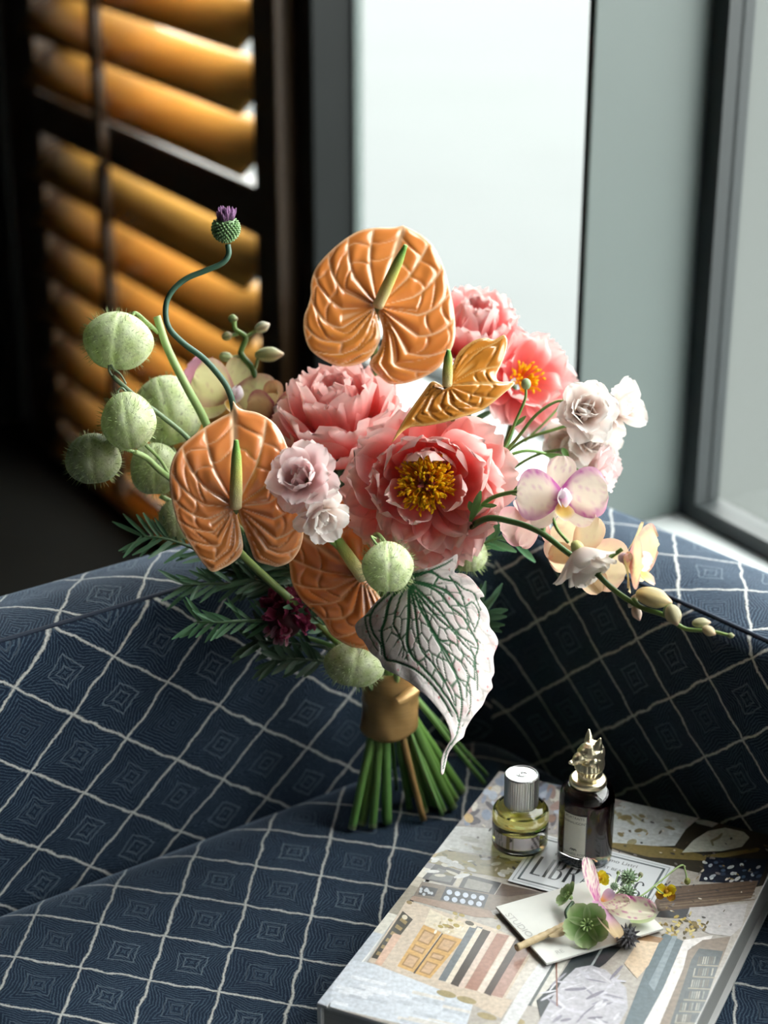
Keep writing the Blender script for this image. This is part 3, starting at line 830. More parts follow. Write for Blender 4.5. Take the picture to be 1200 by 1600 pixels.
# ------------------------------------------------------------------ peonies
PEO = ((.85, .085, .088), (.96, .31, .29), (.99, .70, .67))
PEO_L = ((.88, .14, .15), (.96, .36, .36), (.98, .74, .72))
def ring_petals(root, c, fr, spec, cols, seed):
    r, u, a = fr; rr = random.Random(seed)
    for (ph, th, L, Wd, cup, bend, tip, ruf, off) in spec:
        ph = math.radians(ph); th = math.radians(th)
        rad = math.cos(ph) * r + math.sin(ph) * u
        D = math.cos(th) * a + math.sin(th) * rad
        N = -math.cos(th) * rad + math.sin(th) * a
        k = rr.uniform(.92, 1.06)
        cc = [tuple(np.clip(np.array(x) * k, 0, 1)) for x in cols]
        petal(root, np.asarray(c) + rad * .006 + a * off, D, N, L, Wd, cc, seed=rr.randint(0, 9999), cup=cup, bend=bend, tipbend=tip, ruf=ruf, streak=.10, e=.3, p1=.62)
def stamens(root, c, fr, n, L, spread, seed):
    r, u, a = fr; rr = random.Random(seed); geos = []; cols = []
    fil = []; fcol = []
    for i in range(n):
        ph = rr.uniform(0, 6.283); th = spread * math.sqrt(rr.random()) * .95 + .12
        D = math.cos(th) * a + math.sin(th) * (math.cos(ph) * r + math.sin(ph) * u)
        l = L * rr.uniform(.75, 1.1)
        p1 = np.asarray(c) + D * l + np.array([rr.uniform(-1, 1) for _ in range(3)]) * .002
        V, F = tube_geo(np.array([np.asarray(c) + D * .004, lerp(c, p1, .5), p1]), [.0005, .0005], 4, cap=False)
        fil.append((V, F)); fcol += [(1.0, .55, .03)] * len(V)
        q = unit(D + np.array([rr.uniform(-.6, .6) for _ in range(3)]))
        V, F = tube_geo(np.array([p1 - q * .0022, p1, p1 + q * .0026]), [.0008, .0013, .0007], 5)
        geos.append((V, F)); k = rr.uniform(.8, 1.15); cols += [(1.0 * k, .70 * k, .03)] * len(V)
    V, F = join(geos + fil)
    mesh('stamens', V, F, 'stamen_skin', root, col=np.clip(np.array(cols + fcol), 0, 1), kind='stuff')
def carpels(root, c, fr):
    r, u, a = fr
    for k in range(5):
        w = 2 * math.pi * k / 5; rad = math.cos(w) * r + math.sin(w) * u
        b = np.asarray(c) + rad * .003
        tube('carpel', [b, b + a * .012 + rad * .002, b + a * .019 + rad * .005], [.003, .0036, .001], 'stamen_skin', root, 6, 4, col=((.45, .30, .12), (.72, .16, .20)))
# open peony in front
pc = P(668, 760, 1.735)
ax = unit(unit(CAM - pc) + np.array([-.04, 0, .10]))
fr = frame_of(ax)
peo = thing('peony', 'open coral pink peony showing yellow stamens, in the middle of the bouquet', 'flower', pc, 'peonies of the bouquet')
S1 = []   # (azimuth, opening, length, width, cup, bend, tip, ruffle, offset); azimuth 90 = up, 0 = right
for ph, th, L, Wd in ((92, 44, .080, .066), (128, 50, .078, .058), (60, 48, .080, .060), (75, 40, .066, .050), (108, 38, .064, .046)):
    S1.append((ph, th, L, Wd, .55, 1.15, .5, .0022, .0))
for ph, th, L, Wd in ((14, 52, .082, .068), (-14, 62, .078, .060), (32, 60, .088, .066), (0, 70, .090, .066), (-24, 75, .086, .060)):
    S1.append((ph, th, L, Wd, .45, .85, .3, .0025, .0))
for ph, th, L, Wd in ((160, 56, .072, .054), (186, 60, .074, .060), (210, 58, .068, .052), (172, 74, .090, .066), (150, 74, .088, .060)):
    S1.append((ph, th, L, Wd, .50, .9, .3, .0028, .0))
for ph, th, L, Wd in ((236, 58, .068, .054), (262, 62, .070, .056), (290, 62, .072, .054), (318, 60, .066, .050), (248, 76, .078, .058), (278, 78, .080, .062), (306, 78, .080, .058), (335, 74, .080, .058)):
    S1.append((ph, th, L, Wd, .35, .65, -.9, .0042, .0))
for ph, th, L, Wd in ((256, 92, .088, .060), (275, 96, .090, .062), (300, 92, .085, .055), (205, 88, .088, .062), (180, 90, .088, .066), (40, 82, .090, .066), (10, 88, .092, .066), (140, 86, .084, .066), (75, 80, .082, .066), (105, 82, .080, .064), (230, 90, .084, .056)):
    S1.append((ph, th, L, Wd, .30, .55, -.2, .002, -.004))
S1 = [(a_, min(b_ + 9, 100), l_ * .84, w_ * .92, *o_) for a_, b_, l_, w_, *o_ in S1]
ring_petals(peo, pc, fr, S1, PEO, 3)
# small pale inner petals folded over the stamens
for ph, th, L, Wd, b in ((-20, 44, .050, .036, .9), (205, 42, .044, .030, .5), (250, 48, .042, .032, .4), (92, 30, .052, .036, 1.2)):
    ph = math.radians(ph); t_ = math.radians(th); rad = math.cos(ph) * fr[0] + math.sin(ph) * fr[1]
    petal(peo, pc + rad * .014 + ax * .010, math.cos(t_) * ax + math.sin(t_) * rad, -math.cos(t_) * rad + math.sin(t_) * ax, L, Wd, PEO_L, seed=int(th * 7), cup=.5, bend=b, ruf=.002, tipbend=.4)
stamens(peo, pc + ax * .022, fr, 280, .0285, 1.05, 5)
carpels(peo, pc + ax * .026, fr)
stem_to_foot(peo, pc - ax * .004, -ax * .5 + np.array([0, .2, -1]), .0046)
# full double peony behind it
pc = P(534, 705, 1.835)
ax = unit(np.array([-.10, -.22, 1.0])); fr = frame_of(ax, (0, 1, 0.2))
peo2 = thing('peony', 'full double pink peony behind the large left anthurium, seen from the side', 'flower', pc, 'peonies of the bouquet')
rr = random.Random(12); S2 = []
for k in range(7): S2.append((k * 51 + rr.uniform(-10, 10), rr.uniform(6, 14), rr.uniform(.072, .082), rr.uniform(.044, .052), .5, .35, -.25, .0022, .004))
for k in range(8): S2.append((k * 45 + rr.uniform(-8, 8), rr.uniform(26, 34), rr.uniform(.078, .088), rr.uniform(.050, .060), .6, .75, -.25, .0020, .002))
for k in range(8): S2.append((k * 45 + 20 + rr.uniform(-8, 8), rr.uniform(46, 56), rr.uniform(.080, .090), rr.uniform(.054, .064), .6, 1.15, -.3, .0018, .0))
for k in range(8): S2.append((k * 45 + 7 + rr.uniform(-8, 8), rr.uniform(66, 74), rr.uniform(.074, .084), rr.uniform(.056, .064), .6, 1.35, -.3, .0016, -.003))
for k in range(7): S2.append((k * 51 + rr.uniform(-10, 10), rr.uniform(98, 112), rr.uniform(.058, .070), rr.uniform(.046, .054), .35, .7, .0, .0014, -.006))
ring_petals(peo2, pc, fr, S2, PEO, 8)
stem_to_foot(peo2, pc - ax * .006, -ax, .0046)
# two peonies at the back
pc = P(728, 560, 1.90); ax = unit(np.array([.18, -.35, 1.0])); fr = frame_of(ax, (0, 1, .2))
peo3 = thing('peony', 'pink peony tucked behind the highest anthurium, only its upright petals showing', 'flower', pc, 'peonies of the bouquet')
S3 = [(k * 40 + rr.uniform(-9, 9), th + rr.uniform(-4, 4), .070, .046, .5, .55, 0, .0025, 0) for k in range(9) for th in (14, 38)] + [(k * 51, 62, .062, .048, .4, .5, 0, .002, 0) for k in range(7)]
ring_petals(peo3, pc, fr, S3, PEO_L, 21)
stem_to_foot(peo3, pc - ax * .006, -ax, .0046)
pc = P(806, 600, 1.88); ax = unit(np.array([.35, -.75, .55])); fr = frame_of(ax)
peo4 = thing('peony', 'loose open pink peony behind the folded anthurium, against the window', 'flower', pc, 'peonies of the bouquet')
S4 = [(20, 62, .052, .040, .4, .5, 0, .002, 0), (60, 50, .050, .036, .4, .6, 0, .002, 0), (100, 48, .056, .040, .5, .6, 0, .002, 0), (140, 55, .055, .044, .5, .6, 0, .002, 0), (-15, 72, .056, .042, .4, .4, 0, .002, 0), (-60, 76, .056, .040, .4, .5, 0, .002, 0),
      (-100, 78, .056, .042, .4, .5, 0, .002, 0), (180, 70, .056, .044, .4, .5, 0, .002, 0), (225, 72, .056, .044, .4, .5, 0, .002, 0), (40, 82, .054, .040, .35, .3, 0, .002, 0), (-35, 50, .046, .034, .4, .7, 0, .002, 0), (210, 44, .044, .036, .5, .8, 0, .002, 0), (-85, 48, .044, .036, .5, .8, 0, .002, 0)]
ring_petals(peo4, pc, fr, S4, PEO_L, 33)
stamens(peo4, pc + ax * .004, fr, 70, .026, .6, 15)
stem_to_foot(peo4, pc - ax * .006, -ax * .3 + np.array([0, 0, -1]), .0044)

def speckle(V, seed, scale=900.0):
    q = np.asarray(V) * scale; s = seed * 1.7
    return .5 + .5 * np.sin(q[:, 0] + 1.9 * np.sin(q[:, 2] * .7 + s)) * np.sin(q[:, 2] * 1.1 + 1.7 * np.sin(q[:, 1] * .8 + s)) * np.sin(q[:, 1] * .9 + s)

# ------------------------------------------------------------------ green balloon seed pods
POD = ((.58, .68, .33), (.76, .82, .56))
def pod_part(root, u, v, d, ru, rv, roll=0.0, seed=0, tint=1.0, hairs=300, name='pod', face=(0, 0)):
    c = P(u, v, d); k = d / FPX
    a = unit(CAM - c); r = RT; up = np.cross(a, r)
    ex = math.cos(roll) * r + math.sin(roll) * up; ey = -math.sin(roll) * r + math.cos(roll) * up
    V, F = ellipsoid_geo(c, (ex, a, ey), (ru * k, (ru + rv) / 2 * k, rv * k), 96, 60)
    rr = random.Random(seed)
    loc = (V - c); L = np.linalg.norm(loc, axis=1)
    X = loc @ ex / (ru * k); Y = loc @ a / ((ru + rv) / 2 * k); Z = loc @ ey / (rv * k)
    th = np.arctan2(Y, X)
    # seams running pole to pole, and a dimple where the two halves meet
    seam = np.exp(-(np.sin((th - 1.5) / 1.0) / .10) ** 2)
    lump = .03 * np.sin(3 * th + seed) * (1 - Z ** 2) + .02 * np.sin(5 * Z + seed)
    f = 1 + lump - .035 * seam * (1 - Z ** 4) - .10 * np.exp(-((1 - np.abs(Z)) / .05)) * (Z < 0)
    V = c + loc * f[:, None]
    n1 = .5 + .5 * np.sin(th * 9 + seed) * np.sin(Z * 7 + seed * 2)
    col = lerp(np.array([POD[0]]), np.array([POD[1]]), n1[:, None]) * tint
    col = col * (1 + .25 * seam[:, None])
    dot = smoothstep(.80, .93, speckle(V, seed, 1500)) * .45 + smoothstep(.5, .9, speckle(V, seed + 3, 420)) * .12
    col = col * (1 - dot[:, None])
    ob = mesh(name, V, F, 'pod_skin', root, col=np.clip(col, 0, 1))
    hs = []
    for i in range(hairs):
        z = rr.uniform(-.97, .97); w = rr.uniform(0, 6.283); s = math.sqrt(1 - z * z)
        nrm = unit(ex * s * math.cos(w) + a * s * math.sin(w) + ey * z)
        p = c + ex * s * math.cos(w) * ru * k + a * s * math.sin(w) * (ru + rv) / 2 * k + ey * z * rv * k
        q = unit(nrm + np.array([rr.uniform(-.35, .35) for _ in range(3)]))
        l = rr.uniform(.0035, .0065)
        V2, F2 = tube_geo(np.array([p - nrm * .002, p + q * l * .5, p + q * l]), [.00024, .00017, .00006], 3, cap=False)
        hs.append((V2, F2))
    if hs:
        V, F = join(hs)
        mesh('bristles', V, F, 'pod_hair', ob, smooth=False, kind='stuff')
    return ob
PALE = ((.30, .42, .16), (.36, .50, .20))
def pod_branch(label, stem_px, rad, pods, twigs, foot_via=None, scol=PALE, group='branches of green balloon seed pods'):
    p = [P(*s) for s in stem_px]
    root = thing('seed_pod_branch', label, 'seed pod', p[-1], group)
    f = next_foot(); t = tie_at(f)
    path = spline(p + [lerp(p[-1], t, .6) + np.array([0, 0, .01]), t, lerp(t, f, .5), f], 8)
    V, F = tube_geo(path, [rad[0] * .9, rad[0], rad[0], rad[0] * .8], 10)
    tt = np.repeat(np.linspace(0, 1, len(path)), 10)[:, None]
    mesh('stem', V, F, 'stem_skin', root, col=lerp(np.array([scol[1]]), np.array([(.14, .28, .08)]), tt))
    for i, pd in enumerate(pods): pod_part(root, *pd[:5], seed=pd[5], roll=pd[6] if len(pd) > 6 else 0, tint=pd[7] if len(pd) > 7 else 1.0)
    for tw, r_ in twigs:
        tube('twig', [P(*q) for q in tw], r_, 'stem_skin', root, 7, 6, col=scol)
    return root
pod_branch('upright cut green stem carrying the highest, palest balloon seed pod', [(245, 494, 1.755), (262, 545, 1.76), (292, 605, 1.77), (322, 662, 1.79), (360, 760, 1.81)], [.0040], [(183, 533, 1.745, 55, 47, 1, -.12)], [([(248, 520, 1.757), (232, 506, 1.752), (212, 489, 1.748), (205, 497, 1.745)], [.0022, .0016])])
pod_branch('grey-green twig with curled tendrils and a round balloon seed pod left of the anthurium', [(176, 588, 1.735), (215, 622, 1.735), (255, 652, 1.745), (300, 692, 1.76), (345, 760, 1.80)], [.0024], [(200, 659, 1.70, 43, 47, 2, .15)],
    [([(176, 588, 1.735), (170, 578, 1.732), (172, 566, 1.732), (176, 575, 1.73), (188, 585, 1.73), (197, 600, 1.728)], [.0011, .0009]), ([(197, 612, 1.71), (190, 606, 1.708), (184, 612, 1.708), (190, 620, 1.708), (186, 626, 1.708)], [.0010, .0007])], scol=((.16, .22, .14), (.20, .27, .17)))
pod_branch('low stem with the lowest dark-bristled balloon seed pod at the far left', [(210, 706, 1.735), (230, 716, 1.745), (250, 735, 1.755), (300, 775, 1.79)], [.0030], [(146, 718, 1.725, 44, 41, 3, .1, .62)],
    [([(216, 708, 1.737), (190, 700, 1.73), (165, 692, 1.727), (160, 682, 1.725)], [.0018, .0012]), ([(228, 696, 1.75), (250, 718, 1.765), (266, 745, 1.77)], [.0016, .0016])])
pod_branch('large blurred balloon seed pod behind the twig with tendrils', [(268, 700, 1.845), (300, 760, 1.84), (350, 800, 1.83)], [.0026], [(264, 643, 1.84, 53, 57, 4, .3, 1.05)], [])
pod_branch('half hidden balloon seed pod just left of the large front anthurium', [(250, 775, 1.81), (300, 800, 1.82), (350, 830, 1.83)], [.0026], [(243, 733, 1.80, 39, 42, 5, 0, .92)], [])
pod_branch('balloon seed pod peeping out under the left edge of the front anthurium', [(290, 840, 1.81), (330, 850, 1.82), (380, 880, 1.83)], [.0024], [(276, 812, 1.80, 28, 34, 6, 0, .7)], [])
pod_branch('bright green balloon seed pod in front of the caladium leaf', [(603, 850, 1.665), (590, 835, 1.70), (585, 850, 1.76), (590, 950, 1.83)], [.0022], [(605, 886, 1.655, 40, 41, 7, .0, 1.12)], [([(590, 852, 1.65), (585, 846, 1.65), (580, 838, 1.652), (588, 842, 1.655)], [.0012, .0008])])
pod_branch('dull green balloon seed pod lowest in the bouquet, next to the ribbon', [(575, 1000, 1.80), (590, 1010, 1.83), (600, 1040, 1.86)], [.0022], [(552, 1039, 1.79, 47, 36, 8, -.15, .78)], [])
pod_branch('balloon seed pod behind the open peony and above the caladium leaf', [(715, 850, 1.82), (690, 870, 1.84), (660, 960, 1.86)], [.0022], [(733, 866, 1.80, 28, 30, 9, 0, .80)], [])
# ------------------------------------------------------------------ small double blush flowers
BLUSH = ((.84, .60, .54), (.88, .70, .66), (.94, .86, .83))
WHITE = ((.86, .72, .62), (.90, .80, .76), (.95, .91, .88))
LILAC = ((.84, .58, .54), (.88, .66, .66), (.93, .80, .80))
def blush_head(root, c, axis, size, seed, cols=BLUSH, part=True, full=1.0, openness=1.0):
    """loose double flower: head part with its own petals"""
    fr = frame_of(axis, (0, .3, 1) if abs(unit(axis)[2]) < .9 else (0, 1, 0)); r, u, a = fr
    rr = random.Random(seed)
    V, F = ellipsoid_geo(np.asarray(c), (r, u, a), (size * .10, size * .10, size * .12), 10, 6)
    head = mesh('flower_head', V, F, 'bud_skin', root, col=np.tile((.55, .55, .22), (len(V), 1)))
    for n, th, L, Wd, b in ((4, 12, .44, .38, .9), (5, 36, .54, .44, .75), (6, 62, .60, .48, .55), (6, 86, .58, .48, .3)):
        n = max(4, int(n * full))
        for k in range(n):
            ph = 2 * math.pi * (k + rr.uniform(-.2, .2)) / n + th
            t = math.radians(th * openness + rr.uniform(-8, 8))
            rad = math.cos(ph) * r + math.sin(ph) * u
            cc = [tuple(np.clip(np.array(x) * rr.uniform(.93, 1.05), 0, 1)) for x in cols]
            petal(head, np.asarray(c) + rad * size * .04, math.cos(t) * a + math.sin(t) * rad, -math.cos(t) * rad + math.sin(t) * a, L * size * rr.uniform(.88, 1.1), Wd * size, cc, mat='thin_petal', seed=rr.randint(0, 9999), cup=.35, bend=b, tipbend=-.3, ruf=size * .018, nu=9, nv=10, notch=.025)
    return head
def bud(root, u, v, d, r_px, col=(.30, .42, .18), name='bud', axis=(0, 0, 1), el=1.15):
    k = d / FPX * r_px; c = P(u, v, d); f = frame_of(axis, (0, 1, 0))
    V, F = ellipsoid_geo(c, f, (k, k, k * el), 12, 8)
    return mesh(name, V, F, 'bud_skin', root, col=np.tile(col, (len(V), 1)))
FINE = ((.20, .36, .10), (.14, .28, .07))
def spray(label, stem_px, heads, twigs=(), buds=(), leaves=(), rad=.0016, group='small blush flowers', cat='flower', name='blush_flower', foot=None, cols=FINE):
    p = [P(*s) for s in stem_px]
    root = thing(name, label, cat, p[0], group)
    f = next_foot() if foot is None else foot; t = tie_at(f)
    path = spline(p + [lerp(p[-1], t, .6), t, lerp(t, f, .5), f], 8)
    V, F = tube_geo(path, [rad * .75, rad, rad * 1.1, rad * 1.2], 7)
    tt = np.repeat(np.linspace(0, 1, len(path)), 7)[:, None]
    mesh('stem', V, F, 'stem_skin', root, col=lerp(np.array([cols[0]]), np.array([cols[1]]), tt))
    for h in heads: blush_head(root, P(*h[0]), h[1], h[2], *h[3:])
    for tw, r_ in twigs: tube('twig', [P(*q) for q in tw], r_, 'stem_skin', root, 6, 6, col=cols)
    for b in buds: bud(root, *b)
    for a, b, w in leaves:
        pa, pb = P(*a), P(*b); D = pb - pa
        petal(root, pa, D, unit(CAM - pa), np.linalg.norm(D), w, ((.10, .22, .05), (.14, .28, .08), (.16, .30, .10)), mat='leaf_skin', name='leaf', seed=int(a[0]), nu=5, nv=7, cup=.4, bend=.3, neck=.4, notch=0, blunt=-1.0)
    return root
TC = lambda u, v, d: unit(CAM - P(u, v, d))
spray('cluster of two pale blush flowers tucked against the front anthurium', [(492, 800, 1.66), (505, 835, 1.70), (545, 880, 1.76)],
      [((474, 752, 1.655), TC(474, 752, 1.64) + np.array([-.25, 0, .45]), .054, 41, LILAC, True, 1.2), ((500, 802, 1.65), TC(500, 800, 1.64) + np.array([.3, 0, -.55]), .041, 42, WHITE)], rad=.0022,
      buds=[(504, 748, 1.655, 8, (.30, .48, .20))], twigs=[([(476, 760, 1.66), (490, 785, 1.67), (500, 815, 1.68)], [.0014, .0014])])
spray('pale blush flower standing out between window and fin, top of the right-hand sprays', [(888, 628, 1.725), (868, 628, 1.725), (838, 648, 1.725), (808, 685, 1.73), (780, 720, 1.745), (740, 790, 1.78), (690, 880, 1.82)],
      [((912, 645, 1.72), TC(915, 640, 1.72) + np.array([.25, .0, .25]), .054, 51, WHITE, True, 1.0, .8)])
spray('thin stem ending in a round green bud above the blush flowers', [(822, 606, 1.735), (820, 625, 1.735), (805, 660, 1.738), (790, 695, 1.742), (770, 725, 1.75), (735, 800, 1.79), (690, 880, 1.82)], [],
      buds=[(822, 600, 1.735, 8, (.34, .46, .24))], twigs=[([(775, 722, 1.75), (772, 706, 1.745), (768, 700, 1.745)], [.0014, .001]), ([(890, 603, 1.86), (870, 640, 1.85), (820, 690, 1.84)], [.0012, .0012])], leaves=[((776, 722, 1.75), (764, 700, 1.744), .006), ((778, 716, 1.75), (788, 700, 1.745), .005), ((800, 668, 1.74), (822, 650, 1.74), .004)])
spray('small open white flower furthest right, facing the grey fin', [(955, 645, 1.80), (930, 655, 1.80), (870, 670, 1.80), (800, 700, 1.82), (720, 790, 1.85)], [((962, 640, 1.80), TC(962, 640, 1.8) + np.array([.9, .2, .15]), .052, 61, WHITE, True, .8, .9)])
spray('soft blush flower just below the topmost one, out of focus', [(915, 695, 1.84), (890, 700, 1.84), (820, 720, 1.84), (730, 800, 1.86)], [((920, 690, 1.84), TC(920, 690, 1.84) + np.array([.3, 0, .1]), .052, 71, WHITE), ((890, 688, 1.85), TC(890, 688, 1.85) + np.array([-.4, 0, -.2]), .045, 72, WHITE)])
spray('closed rose-tinted flower hanging just over the speckled orchid', [(905, 735, 1.80), (880, 722, 1.79), (845, 707, 1.78), (812, 706, 1.775), (785, 725, 1.78), (730, 810, 1.82)], [((917, 736, 1.80), TC(917, 736, 1.8) * .4 + np.array([.9, 0, .05]), .052, 81, LILAC, True, 1.0, .55)],
      leaves=[((888, 714, 1.79), (878, 700, 1.79), .006), ((852, 710, 1.78), (884, 716, 1.78), .006)])
spray('drooping white flower on a curved stem in front of the peach orchid', [(888, 848, 1.638), (870, 826, 1.645), (861, 800, 1.652), (850, 778, 1.664), (825, 768, 1.668), (795, 770, 1.68), (765, 780, 1.69), (740, 805, 1.70), (725, 830, 1.74), (690, 900, 1.80)],
      [((902, 856, 1.632), np.array([.40, -.45, -.62]), .058, 91, WHITE, True, 1.0, .62)], leaves=[((735, 815, 1.698), (752, 765, 1.685), .007), ((738, 800, 1.698), (733, 782, 1.69), .006), ((752, 790, 1.69), (777, 790, 1.685), .004), ((800, 770, 1.68), (820, 750, 1.675), .003)],
      twigs=[([(795, 770, 1.68), (812, 764, 1.675), (822, 752, 1.675), (820, 744, 1.675)], [.0009, .0005]), ([(800, 772, 1.68), (815, 776, 1.676), (817, 786, 1.675)], [.0008, .0005])], rad=.0019)

# ------------------------------------------------------------------ orchids
def orchid_flower(root, c, axis, up, size, seed, cream=(.84, .74, .50), mauve=(.55, .14, .42), rose=(.78, .45, .42), spots=.8, lip=True, spread=1.0, flat=78):
    r, u, a = frame_of(axis, up); rr = random.Random(seed)
    c = np.asarray(c)
    V, F = ellipsoid_geo(c - a * size * .02, (r, u, a), (size * .06, size * .06, size * .07), 10, 6)
    head = mesh('flower', V, F, 'bud_skin', root, col=np.tile((.80, .55, .62), (len(V), 1)))
    # (azimuth, length, width, broad petal?)
    for ph, L, Wd, broad in ((90, .46, .34, 0), (215, .46, .33, 0), (325, .46, .33, 0), (8, .52, .58, 1), (172, .52, .58, 1)):
        p_ = math.radians(ph + rr.uniform(-4, 4)); t = math.radians(flat + rr.uniform(-5, 5) - (0 if broad else 0))
        rad = math.cos(p_) * r + math.sin(p_) * u
        D = math.cos(t) * a + math.sin(t) * rad; N = -math.cos(t) * rad + math.sin(t) * a
        V, F, T, S_ = petal_geo(c + (a * .004 if broad else -a * .003), D, N, L * size, Wd * size, cup=-.14 if broad else .06, bend=-.35 if broad else -.2, ruf=size * .012, seed=rr.randint(0, 999), neck=.30, notch=.0, nu=15, nv=15, blunt=.5)
        body = lerp(np.array([cream]), np.array([rose]), (smoothstep(.55, 1.0, np.abs(S_)) * .35 + smoothstep(.75, 1, T) * .25)[:, None] * (1 if not broad else .4))
        if broad:
            k = np.clip(smoothstep(.30, .02, T) + smoothstep(.45, .95, np.abs(S_)) * (.5 + .5 * speckle(V, seed, 500)) * .85 + smoothstep(.6, .9, speckle(V, seed)) * .35, 0, 1) * spots
        else:
            k = np.clip(smoothstep(.35, .05, T) * .6 + smoothstep(.72, .95, speckle(V, seed)) * .4, 0, 1) * spots
        col = body + (np.array(mauve) - body) * k[:, None]
        mesh('petal', V, F, 'thin_petal', head, col=np.clip(col, 0, 1))
    if lip:
        for s in (-1, 1):
            petal(head, c + a * .003, a * .8 + r * s * .45 - u * .1, r * -s, .26 * size, .22 * size, ((.75, .45, .70), (.90, .84, .90), (.93, .90, .92)), mat='thin_petal', name='lip_lobe', seed=seed + s, cup=.5, bend=.8, nu=7, nv=8)
        petal(head, c + a * .004 - u * .006, a * .75 - u * .75, u * .6 + a * .4, .34 * size, .22 * size, ((.75, .36, .05), (.86, .60, .18), (.88, .74, .70)), mat='thin_petal', name='lip', seed=seed, cup=.5, bend=.5, nu=7, nv=8)
        V, F = ellipsoid_geo(c + a * size * .09 + u * size * .02, (r, u, a), (size * .045, size * .05, size * .085), 10, 8)
        mesh('column', V, F, 'thin_petal', head, col=np.tile((.88, .82, .86), (len(V), 1)))
    return head
def orchid_bud(root, u, v, d, ru, rv, roll, col=(.55, .47, .26), name='bud'):
    c = P(u, v, d); k = d / FPX; a = unit(CAM - c); up = np.cross(a, RT)
    ex = math.cos(roll) * RT + math.sin(roll) * up; ey = -math.sin(roll) * RT + math.cos(roll) * up
    V, F = ellipsoid_geo(c, (ex, a, ey), (ru * k, rv * k, rv * k), 20, 12)
    q = (V - c) @ ex / (ru * k); V = V - ey * ((V - c) @ ey)[:, None] * (.45 * smoothstep(.2, 1.0, q))[:, None]
    rib = .5 + .5 * np.sin(np.arctan2((V - c) @ ey, (V - c) @ a) * 6)
    cc = np.array(col) * (.65 + .55 * rib)[:, None]
    cc = cc + (np.array((.60, .28, .26)) - cc) * (smoothstep(.3, 1, q) * .35)[:, None]
    return mesh(name, V, F, 'bud_skin', root, col=np.clip(cc, 0, 1))
OG = ((.10, .20, .05), (.16, .30, .07))
def orchid_spray(label, stem_px, rad):
    p = [P(*s) for s in stem_px]
    root = thing('orchid_spray', label, 'orchid', p[0], 'orchid sprays of the bouquet')
    f = next_foot(); t = tie_at(f)
    path = spline(p + [lerp(p[-1], t, .6), t, lerp(t, f, .5), f], 8)
    V, F = tube_geo(path, rad, 9)
    tt = np.repeat(np.linspace(0, 1, len(path)), 9)[:, None]
    mesh('stem', V, F, 'stem_skin', root, col=lerp(np.array([(.22, .34, .08)]), np.array([(.07, .15, .04)]), np.clip(tt * 3, 0, 1)))
    return root
osp = orchid_spray('long orchid spray arching right over the arm, cream flowers speckled with mauve and closing buds', [(1145, 994, 1.585), (1110, 986, 1.59), (1070, 982, 1.60), (1040, 962, 1.61), (1000, 948, 1.62), (960, 922, 1.63), (925, 890, 1.64), (885, 862, 1.65), (845, 832, 1.66), (800, 815, 1.675), (755, 812, 1.69), (715, 850, 1.75), (680, 940, 1.82)], [.0012, .0022, .0026, .0028, .003, .003])
orchid_flower(osp, P(876, 776, 1.65), TC(872, 770, 1.65) + np.array([.18, 0, .05]), (.02, .1, 1), .077, 3, cream=(.92, .82, .70), mauve=(.56, .13, .42), rose=(.88, .60, .60), spots=1.0)
orchid_flower(osp, P(903, 868, 1.69), TC(903, 868, 1.69) * -1 + np.array([.55, .0, .1]), (.25, 0, 1), .084, 5, cream=(.84, .68, .44), mauve=(.66, .26, .30), rose=(.80, .42, .36), spots=.5, lip=False, flat=70)
orchid_flower(osp, P(978, 872, 1.625), np.array([.92, -.30, .05]), (.05, .1, 1), .078, 7, cream=(.82, .76, .42), mauve=(.58, .10, .22), rose=(.82, .48, .42), spots=.7, flat=64)
orchid_flower(osp, P(838, 815, 1.70), np.array([-.55, .45, -.5]), (0, .2, 1), .064, 9, cream=(.82, .58, .52), mauve=(.62, .18, .34), rose=(.78, .36, .42), spots=.6, lip=False, flat=60)
for a_, b_, r_ in (((935, 897, 1.637), (972, 858, 1.628), .0018), ((848, 833, 1.66), (858, 815, 1.665), .0024), ((1038, 962, 1.61), (1050, 945, 1.602), .0016), ((1000, 948, 1.62), (990, 935, 1.62), .0016)):
    tube('pedicel', [P(*a_), lerp(P(*a_), P(*b_), .5) + np.array([-.002, 0, .002]), P(*b_)], r_, 'stem_skin', osp, 6, 5, col=OG)
orchid_bud(osp, 1022, 934, 1.615, 30, 16, -.28, (.50, .40, .20)); orchid_bud(osp, 1052, 961, 1.60, 18, 13, -1.2, (.34, .30, .17)); orchid_bud(osp, 1096, 973, 1.60, 15, 8, .05, (.42, .40, .24))
orchid_bud(osp, 1108, 986, 1.588, 12, 8, -.5, (.48, .38, .22)); orchid_bud(osp, 1142, 993, 1.585, 6, 4.5, 0, (.24, .28, .12)); orchid_bud(osp, 995, 958, 1.625, 13, 8, -1.2, (.62, .46, .36)); orchid_bud(osp, 990, 938, 1.625, 14, 6, 1.0, (.70, .62, .48))
osp2 = orchid_spray('blurred orchid spray at the back left, buds against the slats', [(366, 500, 1.85), (368, 515, 1.85), (384, 527, 1.85), (378, 545, 1.85), (378, 555, 1.85), (396, 580, 1.85), (398, 610, 1.85), (405, 660, 1.85), (440, 760, 1.85)], [.0022, .003, .0034, .0032])
for pts in ([(384, 527, 1.85), (398, 518, 1.85), (406, 512, 1.85)], [(398, 578, 1.85), (403, 562, 1.85), (408, 552, 1.85)], [(378, 556, 1.85), (366, 558, 1.85), (358, 560, 1.85)], [(372, 522, 1.85), (362, 524, 1.85)]):
    tube('pedicel', [P(*q) for q in pts], .0018, 'stem_skin', osp2, 6, 5, col=((.26, .36, .14), (.26, .36, .14)))
